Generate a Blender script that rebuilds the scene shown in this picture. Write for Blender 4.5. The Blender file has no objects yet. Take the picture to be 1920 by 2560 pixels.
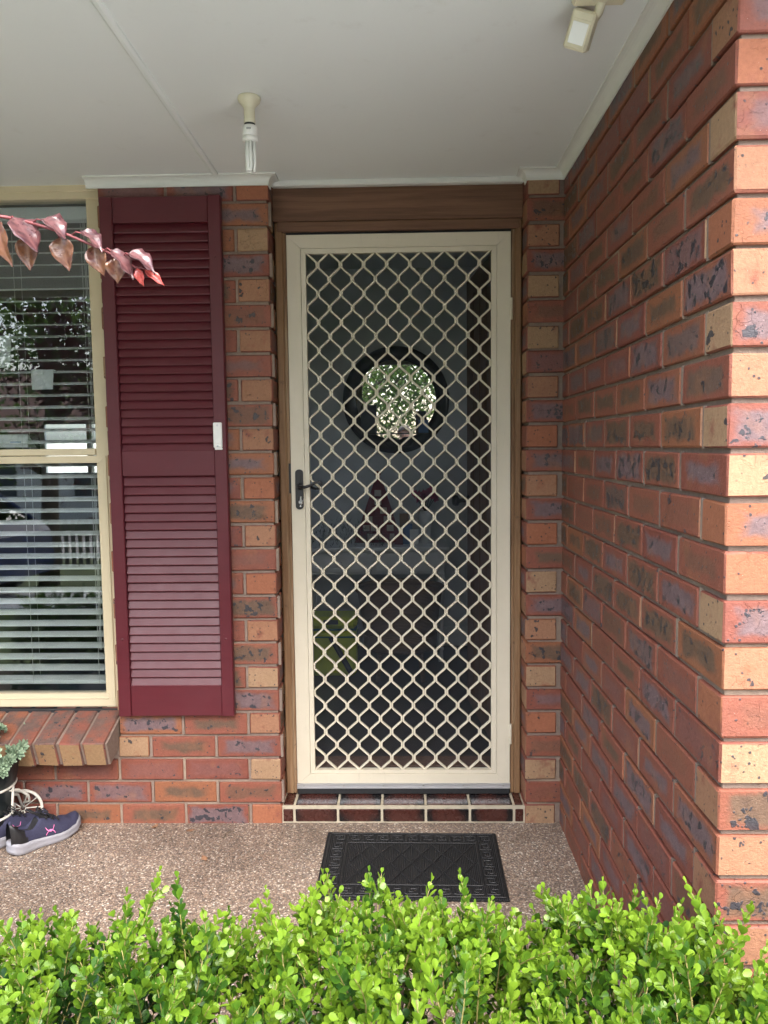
import bpy, math, random
from mathutils import Vector, Matrix
R = math.radians
random.seed(7)
SC = bpy.context.scene
COL = SC.collection

# ------------------------------------------------------------------ camera
F_PX, CAM_D, CAM_H = 1966.4, 2.7814, 1.3793
YAW, PIT, ROL = 0.0239125, 0.0834836, -0.0112784
fw = Vector((-math.sin(YAW)*math.cos(PIT), math.cos(YAW)*math.cos(PIT), -math.sin(PIT)))
rt = Vector((math.cos(YAW), math.sin(YAW), 0)); up0 = rt.cross(fw)
cr = rt*math.cos(ROL) + up0*math.sin(ROL); cu = up0*math.cos(ROL) - rt*math.sin(ROL)
CAMP = Vector((0, -CAM_D, CAM_H))
cam = bpy.data.cameras.new('camera'); co = bpy.data.objects.new('camera', cam); COL.objects.link(co)
cam.sensor_fit = 'VERTICAL'; cam.sensor_height = 36; cam.lens = F_PX/2560*36
cam.clip_start = 0.02; cam.clip_end = 2000
m = Matrix((cr, cu, -fw)).transposed().to_4x4(); m.translation = CAMP
co.matrix_world = m
SC.camera = co

def px(u, v, y):
    """photo pixel (1920x2560) -> point on the plane at depth y"""
    d = fw*F_PX + cr*(u-960) - cu*(v-1280)
    return CAMP + d*((y-CAMP.y)/d.y)

# ------------------------------------------------------------------ world, sun, exposure
W = bpy.data.worlds.new('World'); SC.world = W; W.use_nodes = True
wn = W.node_tree; wn.nodes.clear()
sky = wn.nodes.new('ShaderNodeTexSky'); sky.sky_type = 'NISHITA'; sky.sun_disc = False
sky.sun_elevation = R(52); sky.sun_rotation = R(160); sky.dust_density = 4.0; sky.air_density = 1.0; sky.ozone_density = 1.0
hs = wn.nodes.new('ShaderNodeHueSaturation'); hs.inputs['Saturation'].default_value = 0.78
bg = wn.nodes.new('ShaderNodeBackground'); bg.inputs['Strength'].default_value = 0.15
wo = wn.nodes.new('ShaderNodeOutputWorld')
wn.links.new(sky.outputs[0], hs.inputs['Color']); wn.links.new(hs.outputs[0], bg.inputs[0]); wn.links.new(bg.outputs[0], wo.inputs[0])
sl = bpy.data.lights.new('sun', 'SUN'); sl.energy = 0.55; sl.angle = R(60); sl.color = (1, .985, .96)
so = bpy.data.objects.new('sun', sl); COL.objects.link(so)
so.rotation_euler = (R(38), 0, R(-20)); so.location = (2, -8, 12)
VS = SC.view_settings
SC.display_settings.display_device = 'sRGB'
VS.view_transform = 'Standard'; VS.look = 'None'; VS.gamma = 1; VS.use_curve_mapping = False
VS.exposure = 2.60
SC.render.engine = 'CYCLES'
cy = SC.cycles
cy.max_bounces = 10; cy.diffuse_bounces = 5; cy.glossy_bounces = 6; cy.transparent_max_bounces = 24; cy.transmission_bounces = 6
cy.caustics_reflective = False; cy.caustics_refractive = False; cy.sample_clamp_indirect = 6
cy.use_denoising = True

# ------------------------------------------------------------------ materials
class NT:
    def __init__(s, name):
        s.m = bpy.data.materials.new(name); s.m.use_nodes = True
        s.t = s.m.node_tree; s.t.nodes.clear()
        s.out = s.t.nodes.new('ShaderNodeOutputMaterial')
        s.b = s.t.nodes.new('ShaderNodeBsdfPrincipled'); s.t.links.new(s.b.outputs[0], s.out.inputs[0])
    def n(s, typ, **kw):
        nd = s.t.nodes.new('ShaderNode'+typ)
        for k, v in kw.items(): setattr(nd, k, v)
        return nd
    def lk(s, a, b): s.t.links.new(a, b)
    def setin(s, sock, v):
        if hasattr(v, 'links') or isinstance(v, bpy.types.NodeSocket): s.lk(v, sock)
        else:
            if isinstance(v, tuple) and len(v) == 3 and sock.type == 'RGBA': v = v+(1,)
            sock.default_value = v
    def math(s, op, a, b=0.0, c=0.0, clamp=False):
        nd = s.n('Math', operation=op, use_clamp=clamp)
        s.setin(nd.inputs[0], a); s.setin(nd.inputs[1], b); s.setin(nd.inputs[2], c)
        return nd.outputs[0]
    def mix(s, f, a, b, blend='MIX'):
        nd = s.n('Mix', data_type='RGBA', blend_type=blend)
        s.setin(nd.inputs[0], f); s.setin(nd.inputs[6], a); s.setin(nd.inputs[7], b)
        return nd.outputs[2]
    def step(s, x, a, b, o0=0.0, o1=1.0):
        nd = s.n('MapRange', interpolation_type='SMOOTHSTEP')
        s.setin(nd.inputs[0], x); s.setin(nd.inputs[1], a); s.setin(nd.inputs[2], b)
        s.setin(nd.inputs[3], o0); s.setin(nd.inputs[4], o1)
        return nd.outputs[0]
    def noise(s, vec, scale, detail=3, rough=.55, out='Fac', dist=0.0):
        nd = s.n('TexNoise'); 
        if vec is not None: s.lk(vec, nd.inputs['Vector'])
        nd.inputs['Scale'].default_value = scale; nd.inputs['Detail'].default_value = detail
        nd.inputs['Roughness'].default_value = rough; nd.inputs['Distortion'].default_value = dist
        return nd.outputs[out]
    def voro(s, vec, scale, out='Distance', feature='F1', rand=1.0):
        nd = s.n('TexVoronoi', feature=feature); s.lk(vec, nd.inputs['Vector'])
        nd.inputs['Scale'].default_value = scale; nd.inputs['Randomness'].default_value = rand
        return nd.outputs[out]
    def coord(s, which='Object'): return s.n('TexCoord').outputs[which]
    def pos(s): return s.n('NewGeometry').outputs['Position']
    def rnd(s): return s.n('ObjectInfo').outputs['Random']
    def sep(s, v):
        nd = s.n('SeparateXYZ'); s.lk(v, nd.inputs[0]); return nd.outputs
    def comb(s, x, y, z):
        nd = s.n('CombineXYZ'); s.setin(nd.inputs[0], x); s.setin(nd.inputs[1], y); s.setin(nd.inputs[2], z); return nd.outputs[0]
    def vmath(s, op, a, b):
        nd = s.n('VectorMath', operation=op); s.setin(nd.inputs[0], a); s.setin(nd.inputs[1], b); return nd.outputs[0]
    def ramp(s, f, stops, interp='LINEAR'):
        nd = s.n('ValToRGB'); cr_ = nd.color_ramp; cr_.interpolation = interp
        while len(cr_.elements) < len(stops): cr_.elements.new(.5)
        for e, (p_, c) in zip(cr_.elements, stops): e.position = p_; e.color = tuple(c)+(1,)
        s.lk(f, nd.inputs[0]); return nd.outputs[0]
    def bump(s, h, strength=.3, dist=.002):
        nd = s.n('Bump'); nd.inputs['Strength'].default_value = strength; nd.inputs['Distance'].default_value = dist
        s.lk(h, nd.inputs['Height']); s.lk(nd.outputs[0], s.b.inputs['Normal']); return nd
    def fin(s, color=None, rough=None, metal=None, spec=None):
        if color is not None: s.setin(s.b.inputs['Base Color'], color)
        if rough is not None: s.setin(s.b.inputs['Roughness'], rough)
        if metal is not None: s.setin(s.b.inputs['Metallic'], metal)
        if spec is not None: s.setin(s.b.inputs['Specular IOR Level'], spec)
        return s.m

def plain(name, col, rough=.5, metal=0.0, var=.06, scale=30, bump=.08, spec=.5):
    """a plain paint or plastic with slight unevenness"""
    n = NT(name); v = n.coord()
    f = n.noise(v, scale, 4)
    c = n.mix(n.math('MULTIPLY', f, 1.0), tuple(x*(1-var*1.6) for x in col), tuple(min(1, x*(1+var)) for x in col))
    if bump: n.bump(n.noise(v, scale*8, 3), bump, .001)
    return n.fin(c, n.math('ADD', rough-.06, n.math('MULTIPLY', f, .12)), metal, spec)

def brick_mat(name, kind):
    n = NT(name); o = n.coord(); rnd = n.rnd()
    off = n.comb(n.math('MULTIPLY', rnd, 91.0), n.math('MULTIPLY', rnd, 37.0), n.math('MULTIPLY', rnd, 53.0))
    v = n.vmath('ADD', o, off)
    x, y, z = n.sep(o)[0:3]
    r2 = n.math('FRACT', n.math('MULTIPLY', rnd, 17.31)); r3 = n.math('FRACT', n.math('MULTIPLY', rnd, 71.7)); r4 = n.math('FRACT', n.math('MULTIPLY', rnd, 133.3))
    red = n.mix(r2, (.245, .084, .052), (.195, .060, .042))
    red = n.mix(n.step(r3, .7, .9), red, (.26, .10, .05))
    tan = n.mix(r3, (.285, .14, .080), (.325, .165, .095))
    tan = n.mix(n.step(r4, .45, .8), tan, (.31, .115, .06))
    tan = n.mix(n.step(r2, .74, .80), tan, (.335, .21, .122))
    if kind == 'ochre': red = tan; tan = n.mix(r3, (.27, .165, .085), (.33, .21, .11))
    if kind == 'face':
        dx = n.math('SUBTRACT', .115, n.math('ABSOLUTE', x)); dz = n.math('SUBTRACT', .038, n.math('ABSOLUTE', z))
        d = n.math('MINIMUM', n.math('MULTIPLY', dx, .55), dz)
        wob = n.math('MULTIPLY', n.math('SUBTRACT', n.noise(v, 22, 3), .5), .034)
        d = n.math('ADD', d, wob)
        core = n.step(d, n.math('ADD', .002, n.math('MULTIPLY', r4, .012)), n.math('ADD', .016, n.math('MULTIPLY', r4, .016)))
        core = n.math('MULTIPLY', core, n.step(r3, .02, .35, .25, .95))
        purple = n.mix(n.noise(v, 45, 3), (.10, .066, .070), (.20, .138, .145))
        olive = n.mix(n.noise(v, 45, 3), (.085, .054, .038), (.155, .098, .062))
        cc = n.mix(n.step(r2, .42, .58), olive, purple)
        base = n.mix(core, red, cc)
        tone = n.mix(n.step(n.noise(v, 14, 2), .56, .72), base, (.27, .12, .06))
        base = n.mix(.35, base, tone)
    elif kind == 'sill':
        base = n.mix(n.step(n.noise(v, 16, 3), .35, .62), red, n.mix(n.noise(v, 40, 3), (.085, .052, .045), (.16, .10, .08)))
    else:
        base = n.mix(n.step(n.noise(v, 18, 3), .55, .78), tan, red)
    # fine mottling
    base = n.mix(.75, base, n.mix(n.noise(v, 110, 5, .75), (.45, .42, .42), (1.5, 1.5, 1.5)), 'MULTIPLY')
    # iron spots: a few big fused blobs and small specks
    big = n.math('ADD', n.noise(v, 40 if kind == 'face' else 30, 2.5, .6), n.math('MULTIPLY', n.math('SUBTRACT', .4, n.voro(v, 34)), .16))
    th = n.math('ADD', .515, n.math('MULTIPLY', r4, .11))
    if kind != 'face': th = n.math('ADD', th, .10)
    else: th = n.math('ADD', th, n.math('MULTIPLY', n.math('SUBTRACT', 1.0, core), .12))
    blob = n.step(big, th, n.math('ADD', th, .022))
    sp = n.voro(v, 75)
    spm = n.math('MULTIPLY', n.step(sp, .26, .14), n.step(n.noise(v, 40, 1), .53, .58))
    speck = n.math('MULTIPLY', n.step(n.voro(v, 210), .20, .1), n.step(n.noise(v, 90, 1), .60, .64))
    dark = n.math('MAXIMUM', blob, n.math('MAXIMUM', spm, n.math('MULTIPLY', speck, .8)))
    base = n.mix(n.math('MULTIPLY', dark, .9), base, n.mix(n.noise(v, 130, 3, .7), (.006, .007, .012), (.055, .058, .070)))
    # pale lime specks
    lime = n.math('MULTIPLY', n.step(n.voro(n.vmath('ADD', v, (3.0, 1.0, 2.0)), 170), .13, .06), n.step(n.noise(v, 70, 1), .62, .66))
    base = n.mix(n.math('MULTIPLY', lime, .6), base, (.6, .52, .45))
    wire = n.noise(n.vmath('MULTIPLY', v, (140.0, 140.0, 420.0)), 1.0, 3)
    h = n.math('ADD', n.math('MULTIPLY', n.noise(v, 190, 4, .65), .9), n.math('ADD', n.math('MULTIPLY', wire, .35), n.math('MULTIPLY', dark, .45)))
    crack = n.step(n.voro(n.vmath('ADD', v, n.vmath('MULTIPLY', n.noise(v, 60, 2, out='Color'), (.02, .02, .02))), 36, feature='DISTANCE_TO_EDGE'), .02, .0)
    h = n.math('SUBTRACT', h, n.math('MULTIPLY', crack, n.math('MULTIPLY', n.step(n.noise(v, 12, 1), .55, .65), .9)))
    n.bump(h, .8, .0022)
    rough = n.math('SUBTRACT', .62, n.math('MULTIPLY', dark, .25)) if kind == 'face' else .72
    return n.fin(base, rough, 0, .4)

M = {}
M['brick_face'] = brick_mat('brick_flashed_face', 'face')
M['brick_end'] = brick_mat('brick_tan_end', 'end')
M['brick_sill'] = brick_mat('brick_sill_face', 'sill')
M['brick_ochre'] = brick_mat('brick_ochre_end', 'ochre')

def mk():
    n = NT('mortar'); p = n.pos()
    f = n.noise(p, 60, 5, .7); g = n.noise(p, 3.5, 3)
    c = n.mix(f, (.15, .108, .088), (.32, .245, .20)); c = n.mix(n.step(g, .5, .75), c, n.mix(f, (.24, .18, .13), (.42, .33, .25)))
    n.bump(n.noise(p, 320, 4, .7), .8, .002); M['mortar'] = n.fin(c, .92, 0, .2)

    n = NT('exposed_aggregate'); p = n.pos()
    flat = n.vmath('MULTIPLY', p, (1.0, 1.0, .0))
    w = n.vmath('ADD', flat, n.vmath('MULTIPLY', n.noise(flat, 240, 2, out='Color'), (.0025, .0025, 0)))
    cell = n.voro(w, 185, 'Color'); dist = n.voro(w, 185, 'Distance')
    cs = n.sep(cell)
    c = n.ramp(cs[0], [(0, (.09, .066, .054)), (.13, (.20, .135, .10)), (.32, (.29, .20, .145)), (.52, (.37, .275, .20)), (.68, (.25, .20, .17)), (.80, (.47, .39, .31)), (.94, (.68, .63, .55))], 'CONSTANT')
    c = n.mix(.5, c, n.mix(cs[1], (.6, .58, .56), (1.3, 1.3, 1.3)), 'MULTIPLY')
    edge = n.step(dist, .42, .72)
    c = n.mix(n.math('MULTIPLY', edge, .75), c, (.13, .10, .085)); c = n.mix(.12, c, (.22, .205, .19))
    big = n.noise(flat, 2.2, 3); c = n.mix(.8, c, n.mix(n.step(big, .3, .7), (.62, .60, .58), (1.2, 1.2, 1.18)), 'MULTIPLY')
    n.bump(n.math('SUBTRACT', 1.0, dist), .7, .003)
    M['aggregate'] = n.fin(c, n.math('ADD', .38, n.math('MULTIPLY', cs[2], .35)), 0, .45)

    n = NT('porch_ceiling_paint'); p = n.pos()
    f = n.noise(p, 1.6, 4); st = n.noise(n.vmath('MULTIPLY', p, (9, 9, 1)), 1, 5, .7)
    c = n.mix(f, (.75, .79, .775), (.81, .85, .835)); c = n.mix(n.math('MULTIPLY', n.step(st, .58, .76), .30), c, (.60, .61, .57)); c = n.mix(n.math('MULTIPLY', n.step(n.voro(p, 9), .022, .012), .7), c, (.30, .29, .26))
    n.bump(n.noise(p, 420, 3), .12, .001); M['ceiling'] = n.fin(c, .6, 0, .3)
    M['cornice'] = plain('cornice_white_paint', (.72, .73, .69), .45, var=.05, scale=14, bump=.06)

    def wood(name, c0, c1, weather, axis, cw=(.42, .31, .20)):
        n = NT(name); p = n.pos()
        sc = [55, 55, 55]; sc[axis] = 2.2
        g = n.noise(n.vmath('MULTIPLY', p, tuple(float(a) for a in sc)), 1.0, 6, .65, dist=.4)
        g2 = n.noise(n.vmath('MULTIPLY', p, tuple(a*4.0 for a in sc)), 1.0, 3, .6)
        c = n.mix(n.step(g, .3, .7), c0, c1)
        c = n.mix(.5, c, n.mix(g2, (.62, .6, .58), (1.3, 1.3, 1.3)), 'MULTIPLY')
        wsc = [30, 30, 30]; wsc[axis] = 1.1
        w_ = n.noise(n.vmath('MULTIPLY', p, tuple(float(a) for a in wsc)), 1.0, 4, .7)
        if weather:
            zz = n.sep(p)[2]
            c = n.mix(n.math('MULTIPLY', n.step(w_, .52, .72), weather), c, cw)
            c = n.mix(n.math('MULTIPLY', n.step(n.noise(p, 40, 4), .62, .75), .5), c, (.04, .03, .025))
        n.bump(n.math('ADD', g, n.math('MULTIPLY', g2, .6)), .35, .0015)
        M[name] = n.fin(c, .55, 0, .35)
    wood('wood_fascia', (.12, .06, .036), (.20, .105, .062), 0.0, 0)
    wood('wood_jamb', (.17, .09, .045), (.28, .165, .085), .75, 2)
    wood('wood_door', (.14, .075, .045), (.22, .125, .08), 0, 2)
    n = NT('cream_powder_coat'); p = n.pos()
    c = n.mix(n.noise(p, 7, 5, .7), (.60, .545, .43), (.70, .64, .51)); c = n.mix(n.math('MULTIPLY', n.step(n.noise(n.vmath('MULTIPLY', p, (60, 60, 6)), 1, 5, .75), .56, .8), .35), c, (.36, .32, .25))
    c = n.mix(n.math('MULTIPLY', n.step(n.noise(p, 160, 2), .72, .78), .5), c, (.25, .21, .16)); n.bump(n.noise(p, 200, 3), .06, .001)
    M['cream'] = n.fin(c, n.math('ADD', .34, n.math('MULTIPLY', n.noise(p, 12, 4), .2)), 0, .5)
    M['cream_warm'] = plain('window_frame_cream', (.62, .53, .36), .42, var=.06, scale=9, bump=.05)
    n = NT('maroon_paint'); p = n.pos()
    f = n.noise(n.vmath('MULTIPLY', p, (6, 6, 40)), 1, 4); c = n.mix(f, (.075, .0085, .0145), (.10, .012, .019))
    sp = n.math('MULTIPLY', n.step(n.voro(p, 60), .06, .03), n.step(n.noise(p, 20, 1), .63, .66))
    c = n.mix(n.math('MULTIPLY', n.step(n.noise(p, 5, 5, .7), .45, .8), .25), c, (.13, .035, .042)); c = n.mix(n.math('MULTIPLY', sp, .5), c, (.35, .22, .2)); n.bump(n.noise(n.vmath('MULTIPLY', p, (30, 30, 240)), 1, 3), .12, .001)
    M['maroon'] = n.fin(c, n.math('ADD', .30, n.math('MULTIPLY', n.noise(p, 25, 3), .2)), 0, .5)
    M['white_plastic'] = plain('white_plastic', (.78, .78, .75), .35, var=.03, bump=0)
    M['old_plastic'] = plain('aged_cream_plastic', (.66, .62, .46), .38, var=.12, scale=25, bump=.05)
    M['tube'] = plain('lamp_tube', (.82, .84, .82), .15, var=.02, bump=0)
    M['black_metal'] = plain('black_metal', (.018, .018, .02), .38, var=.2, bump=.1)
    M['black_rubber'] = plain('black_rubber', (.016, .017, .019), .6, var=.3, scale=40, bump=.2)
    M['chrome'] = plain('satin_steel', (.62, .63, .64), .28, 1.0, .05, bump=0)
    n = NT('aluminium_strip'); p = n.pos()
    f = n.noise(n.vmath('MULTIPLY', p, (3, 90, 400)), 1, 3); M['alu'] = n.fin(n.mix(f, (.62, .64, .67), (.76, .78, .81)), .34, .9)
    M['gap_shade'] = plain('gap_shade_paint', (.012, .011, .012), .8, bump=0)

    n = NT('glazed_step_tile'); o = n.coord(); rn = n.rnd(); off = n.comb(n.math('MULTIPLY', rn, 40), n.math('MULTIPLY', rn, 71), 0.0)
    v = n.vmath('ADD', o, off); x = n.sep(o)[0]
    f = n.noise(v, 9, 3); sidef = n.step(n.math('ADD', n.math('ABSOLUTE', x), n.math('MULTIPLY', n.math('SUBTRACT', f, .5), .16)), .03, .075)
    c = n.mix(sidef, n.mix(n.noise(v, 60, 3), (.040, .012, .009), (.065, .020, .015)), (.007, .006, .007))
    c = n.mix(n.step(n.noise(v, 210, 2), .74, .8), c, (.14, .11, .10))
    n.bump(n.noise(v, 120, 3), .12, .001); M['tile'] = n.fin(c, n.math('ADD', .16, n.math('MULTIPLY', n.noise(v, 45, 3), .22)), 0, .5)
    M['grout'] = plain('cream_grout', (.46, .41, .31), .9, var=.25, scale=35, bump=.4)

    n = NT('doormat_rubber'); o = n.coord(); x, y, z = n.sep(o)
    rib = n.math('SINE', n.math('MULTIPLY', x, 6.2832/.0058))
    f = n.noise(o, 14, 4); c = n.mix(f, (.006, .0064, .0075), (.015, .016, .018))
    dust = n.step(n.noise(n.vmath('MULTIPLY', o, (1, 1, 0)), 9, 5, .7), .55, .8); c = n.mix(n.math('MULTIPLY', dust, .14), c, (.08, .07, .065))
    c = n.mix(n.math('MULTIPLY', n.step(n.noise(o, 260, 1), .74, .78), .7), c, (.35, .27, .2))
    n.bump(rib, .9, .0015); M['mat'] = n.fin(c, .62, 0, .4)
    M['mat_raised'] = plain('doormat_raised_rubber', (.009, .0098, .012), .5, var=.25, scale=50, bump=.15)

    # thin glass: fresnel reflection over clear
    def thin(name, tint, boost):
        n = NT(name); n.t.nodes.remove(n.b)
        fr = n.n('Fresnel'); fr.inputs['IOR'].default_value = 1.52
        k = n.math('ADD', n.math('MULTIPLY', fr.outputs[0], boost), .015, clamp=True)
        tr = n.n('BsdfTransparent'); tr.inputs[0].default_value = tint+(1,)
        gl = n.n('BsdfGlossy'); gl.inputs['Roughness'].default_value = .004
        mx = n.n('MixShader'); n.lk(k, mx.inputs[0]); n.lk(tr.outputs[0], mx.inputs[1]); n.lk(gl.outputs[0], mx.inputs[2]); n.lk(mx.outputs[0], n.out.inputs[0])
        M[name] = n.m
    thin('window_glass', (.94, .97, .97), 1.45)
    thin('car_glass', (.05, .06, .07), 2.0)
    n = NT('fly_screen'); n.t.nodes.remove(n.b)
    df = n.n('BsdfDiffuse'); df.inputs[0].default_value = (.044, .053, .066, 1)
    tr = n.n('BsdfTransparent'); mx = n.n('MixShader'); mx.inputs[0].default_value = .27
    n.lk(tr.outputs[0], mx.inputs[1]); n.lk(df.outputs[0], mx.inputs[2]); n.lk(mx.outputs[0], n.out.inputs[0]); M['fly_screen'] = n.m
    n = NT('mirror_glass'); M['mirror'] = n.fin((.92, .94, .93), .01, 1.0)
    M['blind'] = plain('blind_slat_paint', (.86, .88, .86), .42, var=.04, scale=12, bump=.03)
    M['cord'] = plain('blind_cord', (.7, .7, .66), .8, bump=0)
    M['paper'] = plain('paper', (.80, .81, .80), .8, var=.02, bump=0)
    M['paper_blue'] = plain('paper_blue', (.35, .45, .62), .7, bump=0)

    def leafmat(name, cols, rough, trans, usecol=True):
        n = NT(name); n.t.nodes.remove(n.b)
        at = n.n('Attribute', attribute_name='age').outputs['Fac']; rn = n.rnd(); oc = n.n('ObjectInfo').outputs['Color']
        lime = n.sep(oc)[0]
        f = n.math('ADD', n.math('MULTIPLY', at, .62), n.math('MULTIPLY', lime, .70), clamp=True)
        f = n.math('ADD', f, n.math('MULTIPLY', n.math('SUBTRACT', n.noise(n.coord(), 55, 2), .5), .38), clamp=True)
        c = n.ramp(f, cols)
        c = n.mix(.35, c, n.mix(rn, (.8, .82, .75), (1.2, 1.18, 1.2)), 'MULTIPLY')
        drop = n.step(n.voro(n.coord(), 330), .16, .1)
        drop = n.math('MULTIPLY', drop, n.step(n.noise(n.coord(), 120, 1), .56, .6))
        bs = n.n('BsdfPrincipled'); n.lk(c, bs.inputs['Base Color']); n.setin(bs.inputs['Roughness'], n.math('SUBTRACT', rough, n.math('MULTIPLY', drop, rough-.08))); bs.inputs['Specular IOR Level'].default_value = .5
        bp_ = n.n('Bump'); bp_.inputs['Strength'].default_value = .6; bp_.inputs['Distance'].default_value = .0012; n.lk(drop, bp_.inputs['Height']); n.lk(bp_.outputs[0], bs.inputs['Normal'])
        tl = n.n('BsdfTranslucent'); n.lk(n.mix(.5, c, (1.25, 1.3, .6), 'MULTIPLY'), tl.inputs[0])
        mx = n.n('MixShader'); mx.inputs[0].default_value = trans
        n.lk(bs.outputs[0], mx.inputs[1]); n.lk(tl.outputs[0], mx.inputs[2]); n.lk(mx.outputs[0], n.out.inputs[0]); M[name] = n.m
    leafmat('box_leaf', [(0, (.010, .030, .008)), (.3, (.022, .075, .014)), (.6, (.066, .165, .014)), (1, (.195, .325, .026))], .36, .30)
    M['twig'] = plain('green_twig', (.24, .21, .07), .6, var=.3, scale=40)
    M['bark'] = plain('grey_brown_bark', (.13, .095, .065), .85, var=.4, scale=25, bump=.6)

    def redleaf(name, ca, cb, vein, gloss):
        n = NT(name); n.t.nodes.remove(n.b)
        at = n.n('Attribute', attribute_name='vein').outputs['Fac']; o = n.coord()
        c = n.mix(n.step(n.noise(o, 40, 4, .7), .38, .62), ca, cb); c = n.mix(n.math('MULTIPLY', n.step(n.noise(o, 110, 4, .7), .55, .72), .6), c, (.03, .012, .012)); c = n.mix(n.math('MULTIPLY', at, .55), c, vein)
        drop = n.math('MULTIPLY', n.step(n.voro(o, 170), .22, .12), n.step(n.noise(o, 60, 1), .5, .55))
        bs = n.n('BsdfPrincipled'); n.lk(c, bs.inputs['Base Color']); n.setin(bs.inputs['Roughness'], n.math('SUBTRACT', gloss, n.math('MULTIPLY', drop, gloss-.06)))
        bs.inputs['Coat Weight'].default_value = .7; bs.inputs['Coat Roughness'].default_value = .16
        bp_ = n.n('Bump'); bp_.inputs['Strength'].default_value = .8; bp_.inputs['Distance'].default_value = .002; n.lk(n.math('ADD', drop, n.math('MULTIPLY', n.noise(o, 90, 3), .5)), bp_.inputs['Height']); n.lk(bp_.outputs[0], bs.inputs['Normal']); n.lk(bp_.outputs[0], bs.inputs['Coat Normal'])
        tl = n.n('BsdfTranslucent'); n.lk(c, tl.inputs[0]); mx = n.n('MixShader'); mx.inputs[0].default_value = .10
        n.lk(bs.outputs[0], mx.inputs[1]); n.lk(tl.outputs[0], mx.inputs[2]); n.lk(mx.outputs[0], n.out.inputs[0]); M[name] = n.m
    redleaf('leaf_purple', (.055, .020, .028), (.12, .045, .05), (.24, .11, .11), .30)
    redleaf('leaf_brown', (.085, .024, .018), (.16, .06, .02), (.26, .13, .08), .42)
    redleaf('leaf_red', (.40, .03, .025), (.48, .06, .045), (.5, .12, .1), .35)
    M['pink_twig'] = plain('pink_twig', (.22, .055, .06), .4, var=.2, scale=60)
    M['navy_knit'] = None
    n = NT('navy_knit'); o = n.coord()
    k = n.noise(n.vmath('MULTIPLY', o, (900, 500, 300)), 1, 3); c = n.mix(k, (.010, .011, .030), (.062, .063, .115)); n.bump(k, .4, .001); M['navy_knit'] = n.fin(c, .8, 0, .3)
    M['shoe_black'] = plain('black_heel_plastic', (.014, .014, .016), .35, var=.2, bump=.05)
    M['shoe_lining'] = plain('black_lining', (.012, .012, .014), .9, bump=.2)
    M['sole'] = plain('pale_grey_sole', (.27, .27, .30), .55, var=.1, scale=40, bump=.2)
    M['pink'] = plain('pink_print', (.80, .22, .48), .5, bump=0)
    M['pot'] = plain('dark_green_pot', (.012, .022, .024), .4, bump=.05)
    M['white_wire'] = plain('white_wire_paint', (.72, .70, .62), .4, var=.12, bump=.05)
    n = NT('succulent'); at = n.n('Attribute', attribute_name='age').outputs['Fac']
    M['succulent'] = n.fin(n.mix(at, (.10, .17, .11), (.30, .40, .26)), .5)
    M['soil'] = plain('garden_soil', (.045, .032, .022), .95, var=.5, scale=30, bump=.8)
    n = NT('lawn'); p = n.pos(); M['lawn'] = n.fin(n.mix(n.noise(p, 3, 5, .7), (.035, .06, .015), (.09, .12, .035)), .9)
    n.bump(n.noise(p, 60, 3), .8, .02)
    M['dry_leaf'] = plain('dry_leaf', (.30, .16, .09), .7, var=.3, scale=60)
    # hall
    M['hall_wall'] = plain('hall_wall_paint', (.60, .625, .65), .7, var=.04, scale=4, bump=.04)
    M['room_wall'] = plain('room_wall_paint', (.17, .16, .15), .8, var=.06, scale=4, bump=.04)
    M['hall_floor'] = plain('dark_hall_boards', (.05, .035, .028), .4, var=.3, scale=6, bump=.05)
    M['white_paint'] = plain('white_furniture_paint', (.72, .73, .74), .4, var=.03, bump=.03)
    M['mirror_frame'] = plain('black_mirror_frame', (.015, .015, .018), .3, var=.1, bump=0)
    n = NT('wicker'); o = n.coord(); wv = n.n('TexWave', wave_type='BANDS', bands_direction='Z'); n.lk(o, wv.inputs[0]); wv.inputs['Scale'].default_value = 40; wv.inputs['Distortion'].default_value = 2
    n.bump(wv.outputs[1], .8, .004); M['wicker'] = n.fin(n.mix(wv.outputs[1], (.10, .06, .04), (.22, .14, .09)), .6)
    M['lime_bag'] = plain('lime_nylon', (.52, .62, .03), .6, var=.08, bump=.1)
    M['teal_trim'] = plain('teal_trim', (.02, .14, .12), .6, bump=0)
    M['felt_red'] = plain('red_felt', (.20, .03, .045), .9, var=.1, bump=.2)
    M['felt_cream'] = plain('cream_felt', (.62, .52, .45), .9, bump=.1)
    M['flower_pink'] = plain('pink_petals', (.55, .10, .22), .7, var=.3, scale=60, bump=.1)
    M['garland'] = plain('dark_garland', (.012, .030, .018), .8, var=.4, bump=0)
    M['card_blue'] = plain('blue_card', (.12, .22, .42), .6, bump=0)
    M['card_dark'] = plain('dark_card', (.05, .06, .07), .5, bump=0)
    M['card_kraft'] = plain('kraft_card', (.35, .24, .15), .7, bump=0)
    # outside, beyond the hedge
    n = NT('tree_leaf'); rn = n.rnd(); at = n.n('Attribute', attribute_name='age').outputs['Fac']
    cg = n.ramp(at, [(0, (.04, .08, .02)), (.5, (.10, .17, .04)), (1, (.2, .3, .08))]); n.fin(cg, .6)
    tl = n.n('BsdfTranslucent'); n.lk(cg, tl.inputs[0]); mx = n.n('MixShader'); mx.inputs[0].default_value = .4
    n.lk(n.b.outputs[0], mx.inputs[1]); n.lk(tl.outputs[0], mx.inputs[2]); n.lk(mx.outputs[0], n.out.inputs[0]); M['tree_leaf'] = n.m
    M['plum_leaf'] = plain('plum_leaf', (.10, .025, .03), .5, bump=0)
    M['car_blue'] = plain('blue_car_paint', (.012, .03, .12), .2, var=.02, bump=0)
    M['tyre'] = plain('tyre_rubber', (.02, .02, .02), .8, bump=.1)
    M['headlight'] = plain('headlight_glass', (.75, .78, .8), .1, bump=0)
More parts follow.
